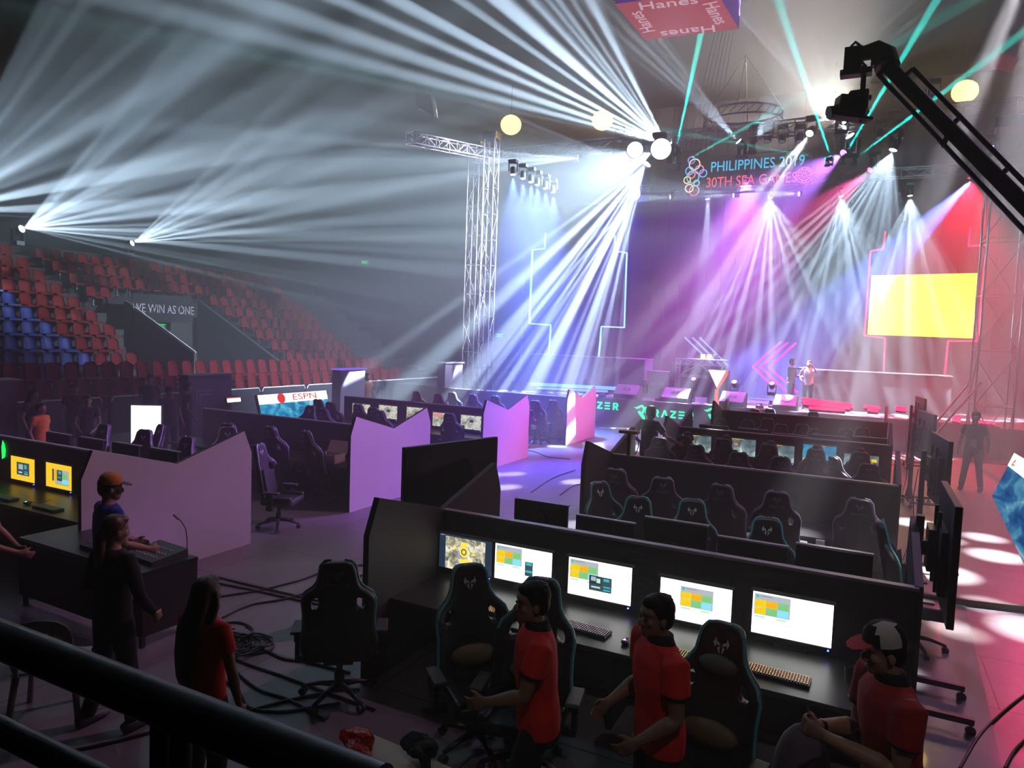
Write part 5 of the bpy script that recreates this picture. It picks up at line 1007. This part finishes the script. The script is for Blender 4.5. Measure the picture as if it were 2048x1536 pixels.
m = MB(); m.box(D(1700, 213, 7.3), (.28, .17, .18), rot=(0, .12, .45)); m.box(D(1718, 203, 7.3), (.18, .16, .2)); m.bar(D(1695, 195, 7.3), D(1704, 182, 7.3), .03); m.bar(D(1704, 182, 7.3), D(1716, 188, 7.3), .03); m.box(D(1737, 196, 7.3), (.06, .06, .05)); cb = m.build('camera_body', PLAST, t, bevel=.012)
m = MB(); m.tube([D(1683, 218, 7.3), D(1671, 223, 7.3), D(1657, 226, 7.3)], [.075, .062, .07], 16); m.build('camera_lens', PLAST, cb)
m = MB(); m.box(D(1700, 236, 7.3), (.40, .16, .03), rot=(0, .1, .45)); m.bar(D(1721, 215, 7.3), D(1721, 246, 7.3), .03); m.bar(D(1728, 215, 7.3), D(1728, 240, 7.3), .02); m.tube([D(1733, 210, 7.3), D(1737, 224, 7.3), D(1727, 238, 7.3)], .01, 6); m.tube([D(1696, 240, 7.3), D(1693, 247, 7.3), D(1687, 250, 7.3)], .008, 5); m.build('camera_cradle', PLAST, t)
# ------------------------------------------------------------------ railing at the viewer's feet
RB = mat('rail_paint_black', (.025, .03, .04), .35, var=.3, scale=30, bump=.1, coat=.3)
t = thing('railing', 'thick dark painted pipe railing crossing the lower left corner', 'railing', (0, 0, 0)); Yr = .82
a, b = py(-160, 1244, Yr), py(760, 1560, Yr); a.z = b.z = py(300, 1398, Yr).z
m = MB(); m.tube([a, b], .038, 20); m.build('top_pipe', RB, t)
zc = a.z
for x in (322, 362): p = py(x, 1500, Yr - .0); m = MB(); m.tube([(p.x, Yr, zc - .02), (p.x, Yr, zc - 1.1)], .019, 14); m.build('post', RB, t)
p = py(60, 1490, Yr); m = MB(); m.tube([(a.x, Yr, p.z), (py(330, 1600, Yr).x, Yr, p.z)], .027, 14); m.build('lower_pipe', RB, t)
m = MB(); m.box((-1.2, -1.2, (zc - 1.1) / 2), (7.0, 3.9, zc - 1.1)); struct(m.build('viewer_platform_floor', CONC))
# ------------------------------------------------------------------ folding table with bag
TT = mat('beige_table_top', (.52, .43, .36), .5, var=.05); tb = pz(740, 1466, .75)
t = thing('folding_table', 'beige folding table with rounded corners at the bottom of the photo', 'table', (-1.98, 2.90, 0), math.atan2(pz(905, 1536, .75).y - tb.y, pz(905, 1536, .75).x - tb.x))
th = t.rotation_euler.z; R = Matrix.Rotation(th, 2); w, d = 1.5, .72
ctr = Vector((tb.x, tb.y)) + R @ Vector((w / 2 - .06, -d / 2)); t.location = (ctr.x, ctr.y, 0)
rc_ = []; r = .09
for cx, cy, a0 in ((w / 2 - r, d / 2 - r, 0), (-w / 2 + r, d / 2 - r, 90), (-w / 2 + r, -d / 2 + r, 180), (w / 2 - r, -d / 2 + r, 270)): rc_ += [(cx + r * math.cos(math.radians(a0 + k * 15)), cy + r * math.sin(math.radians(a0 + k * 15))) for k in range(7)]
m = MB(); m.prism(rc_, Matrix.Translation((0, 0, .71)), .04); m.build('tabletop', TT, t)
for sx in (-1, 1):
    for sy in (-1, 1): m = MB(); m.tube([(sx * (w / 2 - .2), sy * .28, .71), (sx * (w / 2 - .14), sy * .30, 0)], .014, 8); m.build('leg', METAL, t)
REDB = mat('red_shiny_bag', (.50, .015, .02), .22, var=.2, scale=20, bump=.8)
def blob(name, label, cat, P, r, m_, seed, n=5, flat=.6):
    random.seed(seed); c = MB()
    for k in range(n): c.ell((random.uniform(-.5, .5) * r, random.uniform(-.4, .4) * r, r * flat * random.uniform(.35, .6)), (r * random.uniform(.45, .7), r * random.uniform(.35, .6), r * flat * random.uniform(.4, .6)), (random.random(), random.random(), random.random() * 3))
    me = c.mesh('t', m_); o = bpy.data.objects.new('t', me); COL.objects.link(o); tx = bpy.data.textures.new('crumple', 'CLOUDS'); tx.noise_scale = .06; tx.noise_depth = 3
    o = baked(name, o, [('REMESH', dict(mode='VOXEL', voxel_size=.007)), ('DISPLACE', dict(texture=tx, strength=.05, mid_level=.5))], m_); o.location = P; zmin = min(v.co.z for v in o.data.vertices); o.location.z -= zmin; tag(o, label, cat); return o
q = pz(712, 1515, .75); bg = blob('plastic_bag', 'crumpled shiny red plastic bag on the beige table', 'bag', (q.x, q.y, .751), .15, REDB, 3)
q = pz(835, 1528, .75); blob('folded_jacket', 'crumpled black cloth with pale straps on the beige table', 'jacket', (q.x, q.y, .751), .13, BLKC, 5, flat=.4)
q = pz(1660, 1560, 1.0)
# grey bag at the bottom held close to the capped man
t = thing('backpack', 'dark grey backpack with a pale zip edge below the hands of the capped man', 'bag', tuple(pz(1600, 1580, .42)), .3); c = MB(); c.ell((0, 0, .12), (.17, .13, .30)); c.ell((0, -.06, .0), (.15, .12, .2)); organic('body', c, mat('backpack_grey', (.10, .085, .13), .8), t, .015)
m = MB(); m.tube([(.02, .1, .42), (.09, .08, .34), (.15, .06, .15), (.16, .04, -.05)], .006, 6); m.build('zip_edge', WHITEC, t)
# ------------------------------------------------------------------ mixing desks and white chair at the left
t = thing('mixing_table', 'dark table with audio gear in front of the yellow monitors', 'table', (-7.05, 4.60, 0), -.02)
m = MB(); m.box((0, 0, .73), (2.1, .62, .04)); m.build('tabletop', DESKM, t); 
for x in (-1, 1):
    for y in (-.27, .27): m = MB(); m.box((x, y, .355), (.04, .04, .71)); m.build('leg', BLK, t)
m = MB(); m.box((0, -.3, .42), (2.1, .015, .6)); m.build('front_cloth', BLKC, t); m = MB(); m.box((1.045, 0, .42), (.015, .6, .6)); m.build('side_cloth', BLKC, t)
def mixer(label, P, rz, red):
    t = thing('audio_mixer', label, 'mixer', P, rz, 'audio mixers'); m = MB(); m.prism([(-.19, 0), (.19, 0), (.19, .09), (-.19, .04)], Matrix(((0, 0, 1, -.25), (1, 0, 0, 0), (0, 1, 0, 0), (0, 0, 0, 1))), .5); m.build('case', PLASTG, t)
    for r in range(3): 
        for c_ in range(9): m = MB(); m.box((-.2 + c_ * .05, -.12 + r * .09, .062 + r * .0118), (.018, .012, .014)); m.build('knob', WHITEC if not red else TRIM, t)
    if red: m = MB(); m.box((.02, .15, .096), (.16, .02, .006)); m.build('level_lights', emis('level_red', (1, .02, .04), 4.), t)
mixer('audio mixer with a glowing red level strip by the man at the left edge', (-6.95, 4.60, .75), -.05, True); mixer('pale audio mixer right of the woman in black', (-6.33, 4.66, .75), -.1, False)
t = thing('gooseneck_lamp', 'thin bent gooseneck lamp in front of the nearest pale panel', 'lamp', (-6.1, 4.84, .75)); m = MB(); m.tube([(0, 0, 0), (.0, 0, .18), (-.02, 0, .28), (-.09, 0, .35), (-.14, 0, .37)], .005, 6); m.build('neck', METAL, t); m = MB(); m.tube([(-.13, 0, .368), (-.20, 0, .40)], .012, 8); m.build('lamp_head', TRIM, t)
WP = mat('grey_white_plastic', (.30, .28, .30), .55, var=.05)
cq = pz(120, 1330, .43); t = thing('plastic_chair', 'pale monobloc plastic chair behind the railing at the left', 'chair', (cq.x - .1, cq.y, 0), .75)
m = MB(); m.box((0, .02, .43), (.44, .42, .025)); m.build('seat', WP, t, bevel=.01)
for sx in (-1, 1):
    for sy in (-1, 1): m = MB(); m.loft([(sx * .19, sy * .18 + .02, .43), (sx * .24, sy * .23 + .02, 0)], [(.028, .028), (.022, .022)], n=6); m.build('leg', WP, t)
sh = shell2d(smooth_poly([(-.2, .42), (-.23, .75), (-.17, .86), (0, .90), (.17, .86), (.23, .75), (.2, .42), (.15, .42), (.17, .72), (.1, .78), (-.1, .78), (-.17, .72), (-.15, .42)], 1), [], .03, .01)
for v in sh.vertices: x, y, z = v.co; v.co = (x, -.20 - (y - .42) * .25 + z, y)
put('backrest', sh, WP, t)
for x in (-.08, 0, .08): m = MB(); m.bar((x, -.20, .44), (x, -.285, .80), .04, .015); m.build('back_slat', WP, t)
# ------------------------------------------------------------------ cables
CG = 'cables on the floor'
def cable(label, pts, r=.011, world=False):
    P = [Vector((*p, .013)) if world else pz(p[0], p[1], .013) for p in pts]; Q = []
    for i in range(len(P) - 1):
        p0, p1, p2, p3 = P[max(i - 1, 0)], P[i], P[i + 1], P[min(i + 2, len(P) - 1)]
        for k in range(6): u = k / 6; Q.append(.5 * ((2 * p1) + (p2 - p0) * u + (2 * p0 - 5 * p1 + 4 * p2 - p3) * u * u + (3 * p1 - p0 - 3 * p2 + p3) * u ** 3))
    Q.append(P[-1]); m = MB(); m.tube(Q, r, 6); o = m.build('floor_cable', RUBBER); tag(o, label, 'cable', CG)
CB = [('long black cable from the woman in red past the lone chair', [(425, 1195), (520, 1180), (600, 1160), (660, 1140), (755, 1125)]), ('black cable crossing under the first one towards the nearest right panel', [(420, 1150), (500, 1170), (600, 1193), (700, 1215), (750, 1228)]), ('thin cable parallel to the crossing black cable', [(430, 1165), (520, 1183), (620, 1205), (750, 1230)]), ('curved cable from the cable heap up to the right', [(445, 1235), (500, 1210), (580, 1195), (690, 1160), (755, 1142)]),
      ('loop of cable behind the cable heap', [(440, 1247), (480, 1245), (505, 1258), (500, 1270), (470, 1280)]), ('wide cable loop right of the cable heap', [(460, 1275), (520, 1272), (545, 1285), (540, 1300), (500, 1308), (470, 1300)]), ('thick cable from the heap under the lone chair', [(490, 1285), (540, 1305), (570, 1318), (620, 1325), (700, 1345)]), ('cable sweeping from the heap to the feet of the lone chair', [(450, 1310), (500, 1330), (560, 1350), (620, 1372), (750, 1420)]), ('cable curving down in front of the lone chair base', [(455, 1320), (480, 1350), (520, 1380), (580, 1400), (650, 1440)]), ('cable looping low past the railing under the lone chair', [(448, 1360), (480, 1385), (500, 1415), (560, 1423), (620, 1415), (680, 1405)]), ('cable running along the railing up to the lone chair', [(440, 1440), (520, 1415), (600, 1395), (680, 1380), (720, 1378)]),
      ('long thin cable from the left shoe of the woman in black', [(120, 1505), (200, 1490), (280, 1470), (330, 1455)]), ('cable in the blue light between the desk blocks', [(1062, 985), (1090, 965), (1120, 950), (1150, 940)]), ('second cable in the blue light between the desk blocks', [(1120, 990), (1145, 972), (1165, 968)]), ('cable along the foot of the third pale panel', [(1055, 900), (1075, 905), (1090, 912), (1105, 915), (1140, 918)]), ('diagonal cable at the bottom right corner', [(1920, 1536), (1960, 1470), (2010, 1420), (2048, 1390)]), ('cable at the lower right photo corner', [(2010, 1536), (2030, 1500), (2060, 1470)])]
for l, p in CB: cable(l, p, .012)
random.seed(11); m = MB(); c0 = pz(475, 1300, 0)
for k in range(16):
    r = random.uniform(.12, .32); ox, oy = random.uniform(-.12, .12), random.uniform(-.12, .12); ph = random.random() * 6; z0 = .012 + .010 * k * random.random()
    m.tube([(ox + r * math.cos(a + ph), oy + r * .8 * math.sin(a + ph), z0 + .02 * abs(math.sin(2 * a + k))) for a in [2 * PI * q / 26 for q in range(23)]], .009, 5)
o = m.build('cable_heap', RUBBER); o.location = (c0.x, c0.y, .003); tag(o, 'tangled heap of black cables on the floor right of the woman in red', 'cable heap'); o['kind'] = 'stuff'
m = MB(); m.box((0, 0, .09), (.34, .2, .03)); m.box((0, 0, .11), (.30, .16, .02)); 
# lit projector-like lamp on a post before the third row
t = thing('clip_lamp', 'small yellow-topped box lamp on a post at the end of the second right divider', 'lamp', (-3.15, 10.62, 0)); m = MB(); m.box((0, 0, 1.50), (.05, .04, .34)); m.build('post', PLAST, t); m = MB(); m.box((0, 0, 1.70), (.30, .16, .05)); m.build('lamp_body', mat('lamp_yellowish', (.62, .45, .18), .5), t, bevel=.01); m = MB(); m.tube([(.13, 0, 1.68), (.16, 0, 1.5), (.12, 0, 1.36)], .006, 6); m.build('cable', RUBBER, t)
t.location = tuple(Vector((py(1257, 900, 10.62).x, 10.62, 0))); 
# ------------------------------------------------------------------ light
W = (.60, .80, 1.0); CY = (0, .85, .72); BL = (.12, .22, 1.0)
PWR = {'moving head stage lights': 4.0, 'teal beam lights': 500.0, 'slanting row of blue spotlights': 12, 'blue lights behind the crane arm': 60.0, 'stage wash lights': 1.6, 'lights standing on the stage': 1.0, 'unlit moving heads': 0}
def fx(label, P, T, col, power, *a, **k): return fixture(label, P, T, col, power * PWR[k.get('group', 'moving head stage lights')], *a, **k)
def P_(x, y, Y): return py(x, y, Y)
LP = lambda x, y, X: px(x, y, X)
FWD = ray(1024, 768).normalized()
def fan(label, P, t1, t2, power, k1=1., k2=1., gobo=22, seed=1, lens=60, size=1., thin=.15, col=W, floor=False, group='moving head stage lights'):
    dp = (P - O).dot(FWD); A = pd(t1[0], t1[1], dp * k1); B = pd(t2[0], t2[1], dp * k2); a = (A - P).normalized(); b = (B - P).normalized(); mid = (a + b).normalized(); ang = math.degrees(a.angle(b))
    return fixture(label, P, P + mid, col, power, ang, gobo, seed, lens=lens, size=size, group=group, fan=P + a, thin=thin / max(.05, math.tan(math.radians(ang / 2))), floor=floor, blend=.08, soft=.03)
K = 1000.
fan('white moving head with a fan of beams on the stand at the left edge', LP(35, 461, -30), (235, 180), (435, 570), 150 * K, .95, .95, 16, 1, size=1.3, thin=.10, floor=True)
fan('white moving head with a fan of beams above the red seats', LP(258, 489, -33), (458, 275), (658, 506), 140 * K, .95, .95, 22, 2, size=1.2, thin=.10, floor=True)
fan('white moving head beyond the left photo edge', LP(-140, 430, -27), (0, 130), (200, 455), 110 * K, .9, .95, 14, 3, size=1.2, thin=.10, floor=True)
fan('very bright moving head at the right of the blinding white cluster', P_(1348, 300, 24), (1215, 0), (900, 230), 340 * K, .9, .95, 14, 4, lens=120, size=1.5, thin=.14)
fan('blinding moving head in the white cluster pointing down left', P_(1300, 316, 24), (930, 560), (1235, 700), 330 * K, .98, .98, 14, 5, lens=120, size=1.5, thin=.12)
fan('bright moving head above the row of blue spotlights pointing left', P_(1165, 316, 24), (700, 265), (700, 405), 240 * K, 1, 1, 30, 6, lens=90, thin=.08)
fan('blinding moving head low in the white cluster', P_(1268, 392, 27.5), (1030, 600), (1250, 700), 200 * K, 1, 1, 18, 7, lens=120, thin=.12)
fan('moving head in the white cluster pointing at the left stand', P_(1235, 312, 24), (700, 60), (600, 400), 60 * K, 1, 1, 20, 17, lens=120, size=1.3, thin=.08)
for i, (x, y, r) in enumerate(((1322, 298, 1.), (1270, 300, .8), (1268, 388, .75))):  # bright discs added to stand in for the blown-out glare of the cluster
    p = P_(x, y, 21.8 if i < 2 else 25.5); t = thing('added_glare_disc', 'added white glare disc in the blinding cluster, %s' % ('rightmost', 'upper left', 'lowest')[i], 'stage light', tuple(p), 0, 'added white glare discs'); q = (O - p).normalized().to_track_quat('Z', 'Y').to_matrix()
    m = MB(); m.lathe([(.34 * r, 0), (.32 * r, -.1), (.2 * r, -.3), (.0, -.32)], n=28, rot=q); m.build('housing', PLAST, t); m = MB(); m.lathe([(.31 * r, .01), (.2 * r, .05), (0, .07)], n=28, rot=q, cap=False); m.build('lens', emis('glare_white', (.9, .97, 1), 5.), t)
fx('added wide light for the glow around the white cluster', P_(1318, 300, 22.4), pd(1080, 400, 24.5), W, 15000, 64, 0, lens=120, size=1.2, blend=.7)  # extra wide spot added to make the haze glow around the cluster
fx('unshuttered moving head behind the crane camera', P_(1685, 240, 23.5), pd(1600, 120, 25), (1, .95, .85), 10000, 70, 0, lens=100, blend=.7)
# fans over the stage
fan('white moving head under the circular truss pointing up left', P_(1484, 290, 23.8), (1230, 95), (1330, 60), 130 * K, .95, .95, 34, 8, thin=.05)
fan('white moving head under the circular truss fanning to the right', P_(1505, 286, 23.8), (1530, 100), (1700, 190), 60 * K, .95, .95, 30, 18, thin=.06, size=.8)
fan('white moving head right of the crane camera pointing up left', P_(1706, 282, 24), (1440, 0), (1600, 0), 700 * K, .92, .92, 26, 9, lens=100, size=1.2, thin=.09)
fan('moving head with downward white fan at the overhead truss, left of the crane rods', P_(1790, 290, 24), (1560, 450), (1840, 520), 150 * K, 1, 1, 26, 10, thin=.08)
for i, (x, a, b, pw) in enumerate([(1346, (1200, 375), (1200, 425), 60), (1415, (1385, 600), (1450, 600), 110), (1473, (1250, 340), (1250, 425), 90), (1540, (1380, 600), (1740, 590), 230), (1604, (1380, 345), (1380, 425), 90), (1681, (1560, 620), (1880, 600), 200), (1820, (1680, 620), (1970, 620), 200)]):
    fan('small white moving head below the games sign on the rear truss, %s from the left' % ORD[i], P_(x, 394 - i * 1.5, 27.6), a, b, pw * K, .99, .99, [60, 34, 45, 18, 45, 17, 16][i], 20 + i, lens=[20, 20, 30, 120, 30, 60, 60][i], size=.7, thin=.06)
# downward spots on the floor
fx('overhead moving head throwing round light spots on the right walkway', (2.8, 17.0, 12.5), (1.75, 10.8, 0), (.95, .92, 1), 26000, 40, 9, 40, .34, lens=20)
fx('overhead moving head throwing light spots on the near right floor', (3.0, 12.0, 12.5), (1.5, 7.2, 0), (1, .96, .9), 9000, 24, 9, 41, .30, lens=20)
fx('overhead moving head throwing light spots between the desk blocks', (-2.0, 23.8, 9.8), (-5.1, 12.9, 0), (.9, .95, 1), 20000, 24, 13, 42, .30, lens=30)
fx('overhead moving head brushing pale light over the near left floor', (-12, 16, 12.5), (-4.9, 5.8, 0), (1, .95, .8), 500, 26, 6, 43, .3, lens=10)
# teal lasers-like beams
TG = 'teal beam lights'
for i, (x, y, tx, ty, k, pw, an) in enumerate([(1352, 300, 1412, 20, .99, 900, 3.6), (1358, 329, 1580, 205, .99, 420, 2.6), (1662, 317, 1628, 215, .98, 500, 3.8), (1686, 316, 1885, -20, .95, 900, 3.2), (1710, 317, 2060, 55, .95, 800, 3.0), (1655, 319, 1440, 280, 1, 200, 2.)]):
    P = P_(x, y, 23.0); T = pd(tx, ty, (P - O).dot(FWD) * k); fixture('teal beam light, %s from the left of the teal beams' % ORD[i], P, T, CY, pw * K, an, lens=12, size=.45, group=TG, soft=.02, blend=.3)
# blue row and blue wash
for i, (x, y) in enumerate([(1026, 342), (1046, 350), (1062, 357), (1075, 363), (1091, 370), (1106, 378)]):
    p = P_(x, y, 20.5 + i * .55); fx('blue-white spotlight in the slanting row beside the truss tower, %s from the left' % ORD[i], p, p + Vector((.9, -1.2, -6)), BL, 1600, 36, 0, lens=40, size=.8, group='slanting row of blue spotlights', blend=.6)
for i, (x, y) in enumerate([(1955, 350), (1985, 300), (1868, 187)]):
    fx(['blue wash light at the lower edge of the crane arm', 'bright blue-white light behind the crane arm', 'small cyan light above the crane arm'][i], P_(x, y, 24), P_(1780, 520, 26) if i == 0 else pd(x - 60, y + 200, 25), [BL, (.25, .35, 1), (.2, .9, .9)][i], [3200, 30, 12][i], [22, 30, 30][i], 0, lens=[30, 50, 20][i], size=.9, group='blue lights behind the crane arm', blend=.5)
# warm house lamps
def house(label, x, y, D, pw=2500):
    P = pd(x, y, D); t = thing('ceiling_lamp', label, 'lamp', tuple(P), 0, 'warm ceiling lamps'); m = MB(); m.lathe([(.05, .42), (.09, .34), (.28, .12), (.42, .0), (.40, .0), (.26, .10)], n=24, cap=False); m.build('reflector', mat('reflector_metal', (.5, .45, .35), .3, .7), t)
    m = MB(); m.ell((0, 0, -.06), (.44, .44, .40), n=20); m.build('bulb', emis('bulb_warm', (1, .66, .12), 8.), t); m = MB(); m.tube([(0, 0, .4), (0, 0, 1.6)], .02, 6); m.build('cord', METAL, t)
    L = bpy.data.lights.new('bulb_light', 'POINT'); o = bpy.data.objects.new('bulb_light', L); COL.objects.link(o); o.parent = t; o.location = (0, 0, -.25); L.energy = pw; L.color = (1, .55, .16); L.shadow_soft_size = .25
house('round warm yellow ceiling lamp left of the white cluster', 1022, 247, 30); house('warm yellow ceiling lamp next to the blinding white cluster', 1205, 238, 30, 4500); house('warm yellow ceiling lamp right of the crane arm', 1930, 180, 26, 6000); house('warm ceiling lamp hidden behind the crane camera', 1668, 205, 28, 6500)
# coloured stage washes
WG_ = 'stage wash lights'
fx('magenta wash light over the stage centre', (-4.5, 27.9, 9.6), (-5.0, 28.6, 1.0), (.60, .12, .95), 17000, 88, 0, lens=6, group=WG_, blend=.8)
fx('red wash light over the right stage', (2.6, 27.0, 8.9), (1.8, 26.5, 0), (1, .03, .07), 9000, 95, 0, lens=6, group=WG_, blend=.8)
fx('red wash light near the right truss tower', (5.2, 23.5, 7.5), (2.8, 16.5, 0), (1, .08, .25), 2600, 62, 0, lens=6, group=WG_, blend=.8)
fx('pink wash light at the stage front aimed along the pale panels', (-.2, 24.4, 8.7), (-8.2, 18.5, .3), (1, .08, .38), 9000, 36, 0, lens=6, group=WG_, blend=.9)
fx('violet wash light aimed over the desk rows', (-1.0, 24.2, 9.2), (-8.4, 11.0, .3), (.50, .18, 1), 17000, 34, 0, lens=6, group=WG_, blend=.9)
fx('blue wash light aimed at the walkway between the desk blocks', (-7.4, 24.4, 9.6), (-5.2, 13.5, 0), (.04, .05, 1), 80000, 28, 0, lens=6, group=WG_, blend=.8)
fx('added pale fill light aimed at the nearest left panel', (1.5, 14.0, 12.5), (-7.8, 6.4, .5), (.9, .45, .75), 2600, 44, 0, lens=4, group=WG_, blend=.9)  # unseen fill, widened to lift the dark near-left floor
fx('teal-grey wash light over the near desks', (-12, 8, 12.5), (-4.0, 6.2, .8), (.35, .75, .85), 450, 40, 0, lens=4, group=WG_, blend=.9)
fx('added dim fill light on the chairs behind the nearest right row', (1.5, 1.5, 11.5), (-1.3, 8.6, 1), (.9, .95, 1), 700, 22, 0, lens=2, group=WG_, blend=.8)  # unseen fill added so the chair logos and trims show up
fx('added pale lilac fill light over the right walkway', (4.0, 15.0, 12.5), (1.6, 8.5, 0), (.75, .42, .9), 1500, 44, 0, lens=2, group=WG_, blend=.8)  # unseen fill added to tint the right floor lilac
fx('added fill light behind the viewer on the men in red', (2.5, -3.0, 10.5), (-.7, 3.8, 1.2), (1, .93, .9), 230, 25, 0, lens=2, group=WG_, blend=.8)  # unseen fill added to brighten the red shirts in the foreground
# small par lights lying on the stage
for i, (x, y, cl) in enumerate([(1388, 762, (1, .3, .8)), (1469, 768, (1, .45, .75)), (1544, 771, (1, .35, .9)), (1172, 764, (.3, .3, .35)), (1288, 768, (.4, .35, .6)), (1386, 798, (1, .1, .8)), (1541, 810, (1, .1, .8))]):
    p = P_(x, y, 26.2); p.z = max(p.z, 1.15); up_ = Vector((0, -.6, .55)) if i < 3 else Vector((0, .3, .8))
    fx('small stage light, %s' % ['under the white truss table', 'right of the podium', 'below the pink chevrons', 'behind the hot pink panel peaks', 'between the two left wedge speakers', 'at the stage edge under the podium', 'at the stage edge left of the last wedge speaker'][i], p, p + up_, cl, [120, 200, 160, 0, 0, 0, 0][i], 40, 0, lens=[3, 4, 4, .3, .4, 3, 3][i], size=.8 if i < 5 else .4, group='lights standing on the stage', floor=True)
# small unlit fixtures on the overhead truss
for i, x in enumerate((1508, 1535, 1565, 1600, 1760, 1800, 1240)):
    p = P_(x, 275 if x < 1610 else 268, 24.3); fx('dark unlit moving head on the front overhead truss, %s from the left' % ORD[[1240, 1508, 1535, 1565, 1600, 1760, 1800].index(x)], p, p + Vector((0, -.3, -1)), W, 0, 20, 0, lens=.2, size=.9, group='unlit moving heads')
# unseen fill lamp added to brighten the seats of the left stand
def area(name, P, T, sz, pw, col):
    L = bpy.data.lights.new(name, 'AREA'); o = bpy.data.objects.new(name, L); COL.objects.link(o); o.location = P; o.rotation_euler = (Vector(T) - Vector(P)).to_track_quat('-Z', 'Y').to_euler(); L.size = sz; L.energy = pw; L.color = col
area('stand_fill_light', (-14, 12, 13), (-23, 16, 2), 2.0, 40, (1, .85, .75))
# ------------------------------------------------------------------ haze of the hall and render look
w = bpy.data.worlds.new('hall_haze'); S.world = w; w.use_nodes = True; nt = w.node_tree; nt.nodes['Background'].inputs[0].default_value = (0, 0, 0, 1)
sc = nt.nodes.new('ShaderNodeVolumeScatter'); sc.inputs['Density'].default_value = .020; sc.inputs['Anisotropy'].default_value = .3; sc.inputs['Color'].default_value = (.95, .97, 1, 1)
nt.links.new(sc.outputs[0], nt.nodes['World Output'].inputs['Volume'])
S.view_settings.view_transform = 'Standard'; S.view_settings.look = 'None'; S.view_settings.gamma = 1; S.view_settings.exposure = 0.0
try: S.view_settings.use_curve_mapping = False
except Exception: pass
cy = S.cycles; cy.max_bounces = 2; cy.diffuse_bounces = 1; cy.glossy_bounces = 2; cy.transmission_bounces = 1; cy.volume_bounces = 0; cy.use_denoising = True; cy.sample_clamp_indirect = 4; cy.sample_clamp_direct = 0
cy.use_adaptive_sampling = True; cy.adaptive_threshold = .03; cy.adaptive_min_samples = 24
